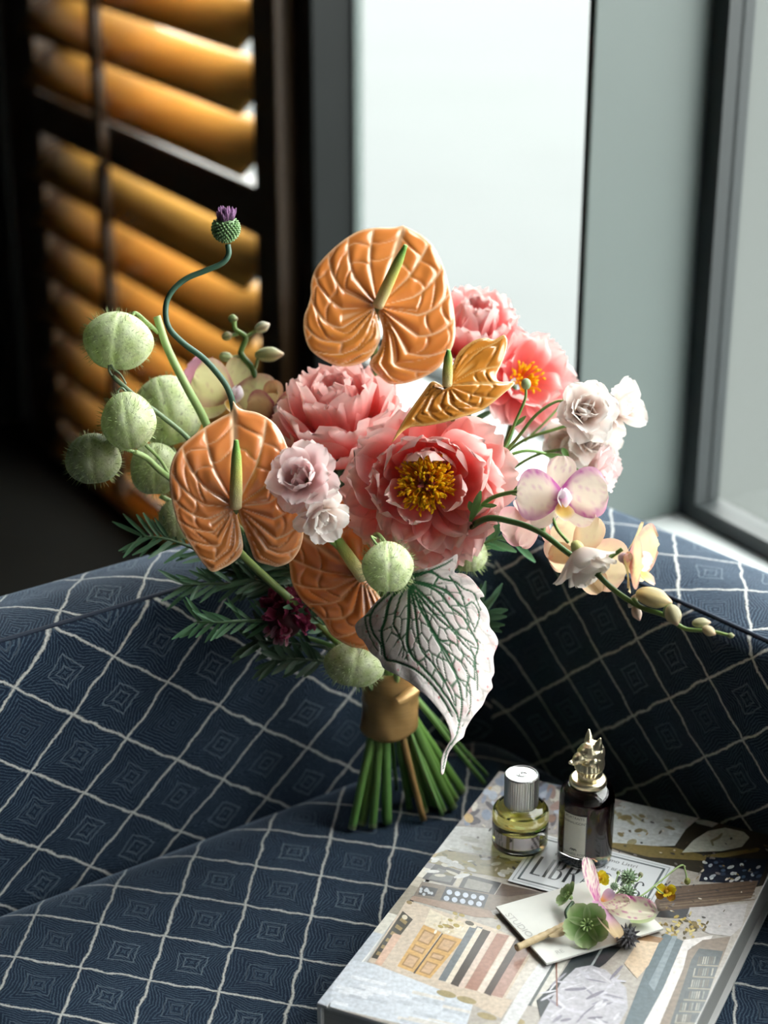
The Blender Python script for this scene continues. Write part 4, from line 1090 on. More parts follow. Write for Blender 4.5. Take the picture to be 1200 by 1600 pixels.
for b in ((410, 511, 1.85, 13, 9, .4, (.62, .62, .46)), (421, 554, 1.85, 23, 12, .05, (.46, .48, .26)), (354, 558, 1.85, 12, 8, -.2, (.42, .48, .26)), (364, 498, 1.85, 8, 7, 0, (.22, .30, .12)), (355, 525, 1.85, 9, 7, .3, (.34, .32, .16))): orchid_bud(osp2, *b)
orchid_flower(osp2, P(362, 618, 1.845), TC(362, 618, 1.845) + np.array([.3, 0, .2]), (.4, 0, 1), .084, 13, cream=(.74, .70, .36), mauve=(.40, .06, .16), rose=(.78, .46, .42), spots=.7)
orchid_flower(osp2, P(305, 605, 1.87), TC(305, 605, 1.87) * .3 + np.array([-.8, .2, .4]), (.2, 0, 1), .076, 17, cream=(.85, .42, .52), mauve=(.72, .26, .40), rose=(.82, .36, .48), spots=.4, lip=False)
orchid_flower(osp2, P(428, 640, 1.85), TC(428, 640, 1.85) + np.array([.4, 0, -.1]), (.1, 0, 1), .062, 19, cream=(.55, .38, .20), mauve=(.25, .03, .07), rose=(.45, .12, .12), spots=.9)

# ------------------------------------------------------------------ drumstick allium
al = thing('drumstick_allium', 'drumstick allium with purple crown on a long snaking grey-green stem', 'flower', P(365, 640, 1.74))
apx = [(356, 382, 1.70), (357, 398, 1.70), (346, 412, 1.70), (318, 424, 1.70), (290, 436, 1.70), (268, 456, 1.70), (259, 480, 1.70), (263, 510, 1.70), (285, 535, 1.705), (318, 560, 1.71), (345, 590, 1.715), (358, 612, 1.72), (365, 640, 1.73), (375, 720, 1.77), (430, 860, 1.82)]
f = next_foot(); t = tie_at(f)
V, F = tube_geo(spline([P(*q) for q in apx] + [t, lerp(t, f, .5), f], 10), [.0026, .0026, .0030, .003], 10)
mesh('stem', V, F, 'stem_skin', al, col=np.tile((.055, .13, .085), (len(V), 1)))
hc = P(353, 357, 1.70); hk = 1.70 / FPX
rr = random.Random(4); gb = []; gc_ = []
V, F = ellipsoid_geo(hc, AX, (20 * hk, 20 * hk, 20 * hk), 16, 10)
mesh('core', V, F, 'bud_skin', al, col=np.tile((.16, .26, .12), (len(V), 1)))
for i in range(230):
    z = 1 - 2 * (i + .5) / 230; w = i * 2.39996; s = math.sqrt(1 - z * z)
    if z > .62: continue
    nrm = np.array([s * math.cos(w), s * math.sin(w), z]); p = hc + nrm * 20.5 * hk
    V, F = ellipsoid_geo(p, frame_of(nrm, (.3, .5, .8)), (2.1 * hk, 2.1 * hk, 3.2 * hk), 6, 5); gb.append((V, F)); k = rr.uniform(.8, 1.2); gc_ += [(.26 * k, .42 * k, .20 * k)] * len(V)
V, F = join(gb); mesh('green_buds', V, F, 'bud_skin', al, col=np.clip(gc_, 0, 1), kind='stuff')
gb = []; gc_ = []
for i in range(70):
    w = rr.uniform(0, 6.283); s = .72 * math.sqrt(rr.random()); nrm = unit(np.array([s * math.cos(w), s * math.sin(w), .8]))
    p = hc + nrm * 18 * hk; L = rr.uniform(10, 19) * hk; q = unit(nrm * .5 + np.array([rr.uniform(-.15, .15), rr.uniform(-.15, .15), 1]))
    V, F = tube_geo(np.array([p, p + q * L * .6, p + q * L]), [1.8 * hk, 2.6 * hk, .7 * hk], 5); gb.append((V, F)); k = rr.uniform(.75, 1.25); gc_ += [(.36 * k, .19 * k, .36 * k)] * len(V)
V, F = join(gb); mesh('purple_florets', V, F, 'petal_skin', al, col=np.clip(gc_, 0, 1), kind='stuff')

# ------------------------------------------------------------------ burgundy scabious
sc = thing('scabious', 'dark burgundy scabious with a paler rim in the shade under the anthuriums', 'flower', P(447, 965, 1.79))
c0 = P(447, 962, 1.79); axs = unit(TC(447, 962, 1.79) + np.array([-.2, 0, .5])); fr = frame_of(axs)
V, F = ellipsoid_geo(c0, fr, (.018, .022, .016), 16, 10); mesh('core', V, F, 'bud_skin', sc, col=np.tile((.06, .006, .014), (len(V), 1)))
rr = random.Random(9)
for i in range(64):
    z = rr.uniform(-.35, 1); w = rr.uniform(0, 6.283); s = math.sqrt(max(0, 1 - z * z))
    nrm = s * math.cos(w) * fr[0] + s * math.sin(w) * fr[1] * 1.15 + z * fr[2]
    dk = (.13, .008, .028) if rr.random() < .8 else (.34, .06, .12)
    low = nrm[2] < -.25
    petal(sc, c0 + nrm * .015, unit(nrm + np.array([rr.uniform(-.4, .4) for _ in range(3)])), fr[0] * rr.uniform(-1, 1) + fr[1] * rr.uniform(-1, 1), rr.uniform(.011, .017), .013, (dk, dk, (.30, .05, .11) if not low else (.52, .28, .34)), seed=i, nu=5, nv=5, ruf=.0015, cup=.3)
stem_to_foot(sc, c0 - axs * .015, -axs, .0024)

# ------------------------------------------------------------------ dark feathery foliage
def sprig(label, pts_px, n, L, w, seed, tint=1.0):
    p = [P(*q) for q in pts_px]
    root = thing('leafy_sprig', label, 'foliage', p[-1], 'dark leafy sprigs under the flowers')
    path = spline(p, 8)
    t = TIE + np.array([rnd.uniform(-.01, .01), rnd.uniform(-.005, .01), .03])
    V, F = tube_geo(spline(p + [lerp(p[-1], t, .5), t], 8), [.0010, .0018, .002], 6)
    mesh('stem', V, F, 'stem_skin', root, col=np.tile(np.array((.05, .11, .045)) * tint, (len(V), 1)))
    rr = random.Random(seed)
    for i in range(n):
        k = int((i + .3) / n * (len(path) - 2)); b = path[k]; d = unit(path[k] - path[k + 1])
        sd = 1 if i % 2 else -1
        s = unit(np.cross(d, unit(CAM - b))) * sd
        D = unit(d * rr.uniform(.65, 1.0) + s * rr.uniform(.35, .9) + np.array([rr.uniform(-.2, .2), rr.uniform(-.35, .35), rr.uniform(-.15, .25)]))
        l = L * rr.uniform(.7, 1.15)
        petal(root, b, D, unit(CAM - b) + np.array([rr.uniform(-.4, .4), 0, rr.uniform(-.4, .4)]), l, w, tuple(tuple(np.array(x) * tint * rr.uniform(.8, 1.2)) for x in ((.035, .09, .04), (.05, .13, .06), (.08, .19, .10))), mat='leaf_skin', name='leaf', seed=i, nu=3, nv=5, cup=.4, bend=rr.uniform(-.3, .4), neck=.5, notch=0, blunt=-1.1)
    return root
sprig('dark green feathery sprig sticking out left, under the half hidden seed pods', [(222, 838, 1.78), (260, 842, 1.785), (310, 860, 1.80), (370, 890, 1.82)], 26, .030, .0042, 1, .9)
sprig('green feathery sprig pointing left in front of the chair back', [(308, 972, 1.765), (345, 972, 1.77), (400, 970, 1.785), (470, 975, 1.81)], 22, .028, .0042, 2, 1.2)
sprig('dark feathery sprig between the two left-pointing ones', [(288, 915, 1.785), (330, 912, 1.79), (390, 915, 1.80), (460, 930, 1.82)], 26, .030, .0042, 3, .7)
sprig('dim feathery sprig beneath the front anthurium, nearest the burgundy flower', [(345, 888, 1.80), (390, 900, 1.805), (440, 915, 1.815), (500, 950, 1.83)], 26, .030, .0045, 4, .55)
sprig('short sprig just above the burgundy flower', [(398, 905, 1.79), (430, 915, 1.80), (480, 935, 1.82)], 22, .030, .0045, 5, .55)
sprig('small leafy sprig to the right of the burgundy flower', [(472, 945, 1.775), (492, 965, 1.785), (520, 990, 1.81)], 9, .020, .006, 6, 1.2)
sprig('green leafy sprig right of the open peony, where the orchid stem emerges', [(800, 838, 1.80), (775, 842, 1.80), (740, 860, 1.82), (690, 910, 1.84)], 16, .030, .007, 7, 2.0)
sprig('leafy sprig behind the folded anthurium by the window', [(735, 655, 1.84), (722, 670, 1.84), (700, 700, 1.84), (660, 800, 1.85)], 14, .030, .006, 8, 1.5)
sprig('dark leafy sprig filling the gap below the double peony', [(520, 740, 1.80), (535, 770, 1.81), (555, 820, 1.83)], 14, .028, .007, 9, .8)

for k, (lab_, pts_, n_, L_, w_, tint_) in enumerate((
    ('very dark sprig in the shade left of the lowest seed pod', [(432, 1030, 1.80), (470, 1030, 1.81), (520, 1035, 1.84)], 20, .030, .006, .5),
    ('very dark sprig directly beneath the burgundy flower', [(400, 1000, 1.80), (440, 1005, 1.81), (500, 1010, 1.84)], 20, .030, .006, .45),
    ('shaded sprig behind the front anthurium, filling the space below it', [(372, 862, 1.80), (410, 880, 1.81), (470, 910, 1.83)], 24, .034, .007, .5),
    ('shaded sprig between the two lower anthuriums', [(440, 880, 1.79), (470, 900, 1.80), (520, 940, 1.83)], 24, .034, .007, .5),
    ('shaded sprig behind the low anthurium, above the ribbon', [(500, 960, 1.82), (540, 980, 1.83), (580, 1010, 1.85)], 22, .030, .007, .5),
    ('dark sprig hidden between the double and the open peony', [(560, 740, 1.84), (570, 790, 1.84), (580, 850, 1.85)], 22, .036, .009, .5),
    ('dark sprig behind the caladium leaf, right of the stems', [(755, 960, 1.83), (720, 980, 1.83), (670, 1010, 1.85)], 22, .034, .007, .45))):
    sprig(lab_, pts_, n_, L_, w_, 20 + k, tint_)  # low tint puts the shade deep in the bouquet into the leaf colour

# ------------------------------------------------------------------ satin ribbon round the stems
rb = thing('satin_ribbon', 'bronze satin ribbon wrapped round the bouquet stems', 'ribbon', TIE)
V = []; nth, nh = 72, 22
for i in range(nh):
    h = -.026 + .070 * i / (nh - 1)
    for k in range(nth):
        w = 2 * math.pi * k / nth
        R_ = .0265 + .004 * smoothstep(.0, .045, h) - .0010 * math.sin(h * 60)
        R_ += .0007 * math.sin(5 * w + h * 120) + .0006 * math.sin(3 * w - h * 170) + .0012 * math.exp(-((h - .004 + .012 * math.sin(w)) / .0016) ** 2) + .0010 * math.exp(-((h + .014 - .009 * math.sin(w + 1)) / .0014) ** 2)
        hh = h + (.006 * math.sin(w + .6) if i == 0 else .006 * math.sin(w + .6) * (1 - i / nh))
        V.append(TIE + np.array([R_ * math.cos(w) * 1.02, R_ * math.sin(w), hh]))
F = [(i * nth + k, i * nth + (k + 1) % nth, (i + 1) * nth + (k + 1) % nth, (i + 1) * nth + k) for i in range(nh - 1) for k in range(nth)]
o = mesh('wrap', np.array(V), F, 'satin_ribbon', rb)
so = o.modifiers.new('thickness', 'SOLIDIFY'); so.thickness = .0008
# tucked end: two soft folds on the right front
for k, (u0, v0, u1, v1, wd) in enumerate(((622, 1096, 660, 1072, .012),)):
    a_, b_ = P(u0, v0, 1.842), P(u1, v1, 1.856); D = b_ - a_
    petal(rb, a_, D, unit(CAM - a_), np.linalg.norm(D), wd, ((.3, .17, .07),) * 3, mat='satin_ribbon', name='fold', seed=k, nu=9, nv=9, cup=-.45, bend=-.5, ruf=.001, neck=.6, notch=0)
# extra cut stems that only show below the ribbon
for i in range(9):
    f = next_foot(); t = tie_at(f)
    root = thing('cut_stem', 'bare brown cut twig among the green stems below the ribbon' if i in (3, 6) else 'bare green cut stem with no flower, fanning out below the ribbon', 'stem', f, 'brown cut twigs below the ribbon' if i in (3, 6) else 'bare green cut stems below the ribbon')
    V, F = tube_geo(spline([t + unit(t - f) * .05, t, lerp(t, f, .55) + np.array([0, 0, -.004]), f], 6), rnd.choice([.0022, .0034, .0048]), 8)
    g = [(.10, .24, .06), (.22, .38, .14), (.07, .16, .05), (.34, .17, .05), (.16, .34, .10), (.28, .42, .18), (.30, .18, .07), (.12, .26, .07), (.20, .36, .12)][i]
    mesh('stalk', V, F, 'stem_skin', root, col=np.tile(g, (len(V), 1)))
# ------------------------------------------------------------------ large art book
BTH = .050
TL = on_z(780, 1205, 0); BLc = on_z(495, 1568, 0)
BY = unit(TL - BLc); BX = np.array([BY[1], -BY[0], 0]); BH = np.linalg.norm(TL - BLc); BW = .290
painted('cover_print', rough=.34, trans=0, spec=.45, var=.42, scale=260, coat=.15)
surface('cover_board', (0.52, 0.52, 0.52), 0.35, var=.1)
def page_mat():
    m, nt, out = new_mat('page_edges')
    tc = node(nt, 'ShaderNodeTexCoord'); sp = node(nt, 'ShaderNodeSeparateXYZ'); nt.links.new(tc.outputs['Object'], sp.inputs[0])
    nz = node(nt, 'ShaderNodeTexNoise', i_Scale=1400.0, i_Detail=2.0); nz.noise_dimensions = '1D'; nt.links.new(sp.outputs[2], nz.inputs['W'])
    c = mixc(nt, nz.outputs['Fac'], (.16, .17, .165), (.46, .46, .45))
    b = node(nt, 'ShaderNodeBsdfPrincipled', i_Roughness=.7); nt.links.new(c, b.inputs['Base Color']); nt.links.new(b.outputs[0], out.inputs[0])
page_mat()
bk = thing('art_book', 'thick large art book with a library interior on its cover, lying on the seat', 'book', BLc + np.array([0, 0, SEAT]))
def bl_(x, y, z): return BLc + BX * x + BY * y + np.array([0, 0, z])
def bbox(name, x0, x1, y0, y1, z0, z1, mat, bevel=.0008):
    return box(name, bl_((x0 + x1) / 2, (y0 + y1) / 2, (z0 + z1) / 2), (BX, BY, ZUP), ((x1 - x0) / 2, (y1 - y0) / 2, (z1 - z0) / 2), mat, bk, bevel)
bbox('front_cover', .013, BW, 0, BH, -.0032, 0, 'cover_board')
bbox('hinge_strip', 0, .0095, 0, BH, -.0032, -.0001, 'cover_board')
bbox('hinge_groove', .0095, .013, 0, BH, -.0032, -.0013, 'cover_board', 0)
bbox('back_cover', 0, BW, 0, BH, -BTH, -BTH + .0032, 'cover_board')
bbox('spine', 0, .004, 0, BH, -BTH + .0032, -.0032, 'cover_board')
bbox('page_block', .004, BW - .005, .005, BH - .005, -BTH + .0032, -.0032, 'page_edges', 0)
# printed picture: flat shapes on the cover
PR_V, PR_F, PR_C = [], [], []
def pr(pts, col, layer, jit=0.0):
    z = .0003 + len(PR_F) * 1.0e-6
    k = len(PR_V)
    Q = [on_z(u, v, 0) for u, v in pts]
    cx = []
    for q in Q:
        l = q - BLc; x, y = np.clip(l @ BX, .0002, BW - .0006), np.clip(l @ BY, .0006, BH - .0006)
        cx.append(bl_(x, y, z))
    PR_V.extend(cx); PR_F.append(tuple(range(k, k + len(cx)))); PR_C.extend([tuple(1.04 * x ** 1.32 for x in col)] * len(cx))
def pxA(*p): return [(520 + x * .3167, 1180 + y * .3167) for x, y in p]
def pxB(*p): return [(850 + x * .29167, 1200 + y * .29167) for x, y in p]
def quad_in(Q, s0, s1, t0, t1):
    a, b, c, d = [np.array(q, float) for q in Q]
    f = lambda s, t: tuple((a * (1 - s) + b * s) * (1 - t) + (d * (1 - s) + c * s) * t)
    return [f(s0, t0), f(s1, t0), f(s1, t1), f(s0, t1)]
def ell(c, rx, ry, rot=0, n=14):
    return [(c[0] + rx * math.cos(w) * math.cos(rot) - ry * math.sin(w) * math.sin(rot), c[1] + rx * math.cos(w) * math.sin(rot) + ry * math.sin(w) * math.cos(rot)) for w in [2 * math.pi * i / n for i in range(n)]]
cor = [bl_(0, 0, 0), bl_(BW, 0, 0), bl_(BW, BH, 0), bl_(0, BH, 0)]
def b_px(x, y):
    r_ = bl_(x, y, 0) - CAM; d = r_ @ FW; return (600 + FPX * (r_ @ RT) / d, 800 - FPX * (r_ @ UP) / d)
pr([b_px(.0135, 0), b_px(BW, 0), b_px(BW, BH), b_px(.0135, BH)], (.46, .43, .40), 0)
rp = random.Random(77)
for x0, x1, n_ in ((0.0, .0093, 26),):
    for i in range(n_):
        y0, y1 = BH * i / n_, BH * (i + 1) / n_
        g = (.52, .55, .60) if i < 7 else rp.choice([(.50, .46, .40), (.36, .33, .28), (.62, .60, .55), (.30, .29, .30), (.52, .44, .28)])
        pr([b_px(x0, y0), b_px(x1, y0), b_px(x1, y1), b_px(x0, y1)], g, -1)
# pale reflecting floor
pr(pxA((0, 1130), (60, 1010), (160, 1022), (300, 1050), (560, 1165), (700, 1205), (640, 1400), (-60, 1300)), (.60, .63, .68), 1)
for i in range(26):
    x = rp.uniform(0, 560); y = 1080 + x * .22 + rp.uniform(-20, 170); w = rp.uniform(60, 180)
    pr(pxA((x, y), (x + w, y + w * .23), (x + w - 6, y + w * .23 + 16), (x - 6, y + 16)), rp.choice([(.70, .72, .76), (.52, .55, .60), (.64, .62, .60)]), 2)
# wall with the doors and columns
pr(pxA((175, 1020), (365, 715), (780, 850), (1050, 960), (830, 1300), (560, 1170)), (.58, .50, .42), 1)
pr(pxA((190, 1000), (345, 770), (395, 812), (236, 1012)), (.07, .06, .045), 2)
for i in range(6): pr(quad_in(pxA((190, 1000), (345, 770), (395, 812), (236, 1012)), .08 + i * .15, .15 + i * .15, .2, .8), (.34, .26, .13), 3)
pr(pxA((205, 1030), (300, 880), (340, 890), (240, 1040)), (.62, .45, .36), 2)
D1 = pxA((318, 1042), (448, 838), (536, 876), (398, 1074)); D2 = pxA((404, 1078), (542, 880), (642, 912), (480, 1104))
for D_ in (D1, D2):
    pr(D_, (.60, .40, .17), 3)
    for s0, s1 in ((.06, .34), (.42, .56), (.64, .92)):
        pr(quad_in(D_, s0, s1, .16, .84), (.40, .26, .12), 4); pr(quad_in(D_, s0 + .03, s1 - .03, .24, .76), (.56, .40, .26), 5)
pr(pxA((396, 1076), (540, 878), (545, 881), (404, 1080)), (.10, .06, .03), 5)
pr(pxA((480, 760), (560, 800), (700, 850), (640, 905), (545, 875), (450, 835)), (.66, .60, .50), 2)
for i in range(22): pr(ell((520 + rp.uniform(500, 640) * .3167, 1180 + rp.uniform(800, 880) * .3167), rp.uniform(2, 5), rp.uniform(1, 3), rp.random() * 3, 8), rp.choice([(.74, .70, .62), (.44, .38, .26), (.62, .54, .40)]), 4)
cols_ = [(540, 860, 60, (.20, .22, .24)), (575, 870, 26, (.66, .60, .52)), (600, 880, 40, (.08, .06, .05)), (640, 890, 22, (.62, .52, .46)), (670, 900, 60, (.40, .24, .19)), (735, 915, 24, (.68, .60, .54)), (765, 925, 34, (.10, .07, .06)), (800, 935, 56, (.44, .30, .26)), (870, 950, 60, (.58, .54, .50)), (930, 975, 70, (.16, .18, .18)), (1000, 985, 40, (.60, .58, .54))]
for x, y, w, c in cols_:
    xb = x + 10 - (y - 700) * .0
    pr(pxA((x + 140, y - 20), (x + 140 + w, y - 8), (x - 20 + w, y + 265), (x - 20, y + 250)), c, 2)
for i in range(16): pr(ell((520 + rp.uniform(330, 850) * .3167, 1180 + rp.uniform(720, 860) * .3167), rp.uniform(3, 8), rp.uniform(2, 4), .3, 8), rp.choice([(.40, .32, .10), (.10, .08, .05), (.66, .60, .50), (.30, .22, .10)]), 3)
# capitals and bases
for x, y in ((560, 1180), (660, 1210), (760, 1290), (900, 1310)): pr(ell((520 + x * .3167, 1180 + y * .3167), 16, 5, .25), (.40, .34, .20), 3)
# gallery with balusters
pr(pxA((395, 700), (440, 625), (800, 690), (1040, 680), (980, 720), (770, 770), (760, 800), (380, 715)), (.24, .20, .17), 2)
pr(pxA((420, 690), (440, 645), (520, 660), (500, 700)), (.07, .07, .08), 3)
pr(pxA((530, 715), (560, 650), (770, 690), (745, 755)), (.08, .09, .11), 3)
for r_ in range(2):
    for i in range(5): pr(ell((520 + (575 + i * 40 - r_ * 14) * .3167, 1180 + (678 + i * 7 + r_ * 30) * .3167), 4.6, 4.0, .3), (.50, .54, .62), 4)
for i in range(8): pr(ell((520 + rp.uniform(430, 500) * .3167, 1180 + rp.uniform(655, 690) * .3167), 2.5, 2.5, 0, 8), (.50, .52, .56), 4)
pr(pxA((380, 715), (395, 695), (780, 770), (800, 805), (700, 800)), (.36, .27, .22), 3)
# upper windows and coves
pr(pxA((440, 610), (510, 535), (632, 575), (590, 645)), (.10, .10, .11), 2); pr(pxA((470, 612), (520, 560), (605, 585), (580, 630)), (.22, .22, .22), 3)
pr(pxA((620, 655), (655, 588), (832, 632), (795, 690)), (.09, .09, .10), 2); pr(pxA((645, 655), (668, 610), (790, 640), (770, 680)), (.30, .29, .27), 3)
pr(pxA((600, 640), (632, 575), (655, 588), (620, 652)), (.52, .48, .42), 2); pr(pxA((800, 690), (835, 635), (900, 650), (1040, 680), (860, 700)), (.16, .12, .10), 2)
pr(pxA((470, 530), (540, 470), (930, 530), (900, 620), (660, 575)), (.30, .27, .17), 1)
for i in range(30): pr(ell((520 + rp.uniform(490, 900) * .3167, 1180 + rp.uniform(490, 600) * .3167), rp.uniform(5, 14), rp.uniform(2, 4), rp.uniform(-.2, .5), 9), rp.choice([(.46, .46, .46), (.52, .50, .44), (.30, .26, .10), (.20, .18, .10), (.60, .60, .60)]), 2)
pr(pxA((500, 490), (600, 350), (1000, 380), (950, 520), (560, 470)), (.56, .57, .57), 1)
for i in range(9): pr(ell((520 + rp.uniform(600, 900) * .3167, 1180 + rp.uniform(380, 480) * .3167), rp.uniform(8, 20), rp.uniform(2, 5), .2, 9), rp.choice([(.64, .65, .65), (.48, .48, .46), (.40, .38, .30)]), 2)
# painted ceiling at the head of the cover
pr(pxA((610, 350), (830, 75), (1500, 250), (1400, 420)), (.38, .36, .36), 1)
for i in range(70):
    x = rp.uniform(620, 1150); y = rp.uniform(95, 340)
    if y < 340 - (x - 610) * 1.2: continue
    pr(ell((520 + x * .3167, 1180 + y * .3167), rp.uniform(5, 15), rp.uniform(3, 8), rp.random() * 3, 9), rp.choice([(.30, .20, .16), (.46, .50, .58), (.52, .40, .22), (.16, .15, .17), (.60, .58, .54), (.28, .32, .40), (.40, .30, .28)]), 2)
# right half
pr(pxB((300, 300), (420, 180), (560, 200), (940, 290), (880, 330), (740, 400), (700, 420), (350, 420)), (.52, .55, .56), 2)
for i in range(34): pr(ell((850 + rp.uniform(360, 760) * .29167, 1200 + rp.uniform(215, 420) * .29167), rp.uniform(4, 14), rp.uniform(2, 5), rp.uniform(-.3, .6), 9), rp.choice([(.60, .63, .65), (.34, .32, .22), (.26, .22, .12), (.50, .52, .52), (.44, .46, .46)]), 3)
pr(pxB((700, 420), (760, 330), (830, 270), (1300, 330), (1250, 650), (1140, 640), (560, 500), (350, 430)), (.07, .06, .04), 2)
pr(pxB((345, 400), (700, 430), (860, 470), (1150, 430), (1150, 450), (860, 500), (560, 480), (350, 425)), (.26, .21, .09), 3)
pr(pxB((740, 455), (800, 390), (880, 340), (970, 322), (1070, 345), (1100, 375), (1060, 425), (950, 448)), (.56, .58, .53), 4)
pr(pxB((900, 420), (890, 390), (930, 370), (950, 350), (960, 352), (945, 378), (905, 398), (912, 420)), (.30, .28, .18), 5)
pr(pxB((800, 280), (880, 275), (935, 300), (900, 320), (820, 300)), (.44, .46, .46), 4)
pr(pxB((830, 610), (870, 480), (1200, 490), (1150, 630)), (.025, .035, .065), 4)
for i in range(26): pr(ell((850 + rp.uniform(850, 1160) * .29167, 1200 + rp.uniform(500, 615) * .29167), rp.uniform(2, 6), rp.uniform(1.5, 3), rp.uniform(-.6, .2), 8), rp.choice([(.10, .15, .22), (.44, .48, .52), (.06, .09, .15), (.60, .62, .62)]), 5)
pr(pxB((590, 700), (650, 640), (1150, 605), (1110, 700), (780, 760), (610, 770)), (.20, .145, .11), 4)
for i in range(5): pr(pxB((620, 690 + i * 14), (1130, 625 + i * 20), (1128, 630 + i * 20), (618, 696 + i * 14)), rp.choice([(.12, .09, .07), (.30, .24, .18)]), 5)
pr(pxB((760, 800), (780, 750), (1090, 730), (1060, 850), (1000, 905), (880, 890)), (.52, .50, .50), 3)
pr(pxB((600, 800), (620, 770), (780, 755), (760, 810)), (.10, .10, .11), 4)
for i in range(60): pr(ell((850 + (760 + rp.gauss(0, 62)) * .29167, 1200 + (860 + rp.gauss(0, 26)) * .29167), rp.uniform(2, 5), rp.uniform(1.5, 3), rp.random() * 3, 7), rp.choice([(.46, .36, .12), (.14, .11, .04), (.60, .52, .26), (.26, .20, .08)]), 6)
pr(pxB((430, 1371), (600, 940), (650, 890), (745, 930), (640, 1180), (560, 1420), (420, 1420)), (.17, .215, .24), 4)
pr(pxB((560, 1160), (690, 900), (715, 905), (590, 1200)), (.30, .35, .38), 5)
pr(pxB((480, 1110), (430, 1050), (520, 905), (620, 930), (560, 1060), (500, 1130)), (.66, .54, .42), 4); pr(pxB((500, 925), (510, 890), (640, 915), (620, 940)), (.36, .24, .15), 5)
pr(pxB((510, 1420), (640, 1180), (750, 925), (905, 900), (890, 925), (790, 960), (740, 1090), (620, 1420)), (.70, .67, .66), 4)
pr(pxB((600, 1420), (745, 1080), (770, 980), (850, 925), (1000, 905), (960, 1010), (830, 1420)), (.30, .25, .21), 3)
pr(pxB((660, 1420), (790, 1030), (830, 970), (960, 985), (870, 1250), (800, 1420)), (.13, .15, .16), 5)
for r_ in range(6):
    y = 1010 + r_ * 62; x = 830 - r_ * 24
    pr(pxB((x - 10, y + 46), (x + 110, y + 52), (x + 108, y + 58), (x - 12, y + 52)), (.36, .33, .27), 6)
    for i in range(9): pr(pxB((x + i * 12, y + 4), (x + i * 12 + 7, y + 4), (x + i * 12 - 2, y + 44), (x + i * 12 - 9, y + 44)), rp.choice([(.30, .30, .28), (.20, .18, .15), (.42, .40, .35), (.10, .12, .13)]), 6)
pr(pxB((-40, 1250), (70, 1140), (150, 1020), (320, 955), (420, 960), (330, 1050), (230, 1120), (0, 1420)), (.06, .075, .085), 3)
pr(pxB((250, 1060), (310, 960), (322, 962), (262, 1062)), (.50, .54, .56), 4)
pr(pxB((-60, 1420), (40, 1240), (100, 1140), (170, 1075), (250, 1060), (330, 1085), (440, 1180), (450, 1290), (380, 1420)), (.50, .49, .53), 5)
for i in range(46):
    x = rp.uniform(20, 420); y = rp.uniform(1090, 1400); a = rp.uniform(-.9, .9)
    pr(ell((850 + x * .29167, 1200 + y * .29167), rp.uniform(8, 20), rp.uniform(1, 3), a, 9), rp.choice([(.34, .33, .38), (.62, .61, .65), (.28, .27, .32), (.56, .55, .60)]), 6)
pr(pxB((-250, 1400), (-120, 1180), (0, 1010), (60, 1030), (-60, 1230), (-170, 1420)), (.62, .62, .63), 2)
pr(pxB((62, 1035), (70, 1035), (74, 1280), (66, 1280)), (.30, .16, .12), 7)
for i in range(190):                                     # scattered gilding and shadow specks of the painted interior
    x = rp.uniform(.02, BW - .01); y = rp.uniform(.24, BH - .01)
    u_, v_ = b_px(x, y)
    pr(ell((u_, v_), rp.uniform(1.2, 4.5), rp.uniform(.7, 2.0), rp.choice([-.9, .3, .25, -.8, .6]), 7), rp.choice([(.14, .11, .07), (.34, .26, .12), (.62, .58, .52), (.10, .09, .09), (.50, .44, .36), (.26, .24, .24)]), 8)
mesh('cover_picture', np.array(PR_V), PR_F, 'cover_print', bk, smooth=False, col=np.array(PR_C), kind='stuff')
# title panel
pq = [np.array(q) for q in ((836, 1303), (1048, 1352), (1011, 1432), (793, 1379))]
painted('title_print', rough=.35, trans=0, spec=.4, var=.03, scale=60, coat=.2)
TV, TF, TC_ = [], [], []
def tp(pts, col, z):
    k = len(TV); TV.extend(pts); TF.append(tuple(range(k, k + len(pts)))); TC_.extend([col] * len(pts))
pb = [on_z(*q, 0) for q in pq]
o_t = (pb[3] - BLc); px0, py0 = o_t @ BX, o_t @ BY
PWd = (pb[2] - pb[3]) @ BX; PHt = (pb[0] - pb[3]) @ BY
def tpt(s, t, z): return bl_(px0 + s * PWd, py0 + t * PHt, z)       # s,t in 0..1 over the panel
def trect(s0, s1, t0, t1, col, z): tp([tpt(s0, t0, z), tpt(s1, t0, z), tpt(s1, t1, z), tpt(s0, t1, z)], col, z)
trect(0, 1, 0, 1, (.62, .64, .67), .0020)
INK = (.035, .04, .045)
for k, (m, w) in enumerate(((.022, .008), (.05, .016))):
    a = PWd / PHt
    for s0, s1, t0, t1 in ((m, 1 - m, m * a, (m + w) * a), (m, 1 - m, 1 - (m + w) * a, 1 - m * a), (m, m + w, m * a, 1 - m * a), (1 - m - w, 1 - m, m * a, 1 - m * a)):
        trect(s0, s1, t0, t1, (.30, .33, .35) if k == 0 else (.10, .12, .13), .00208)
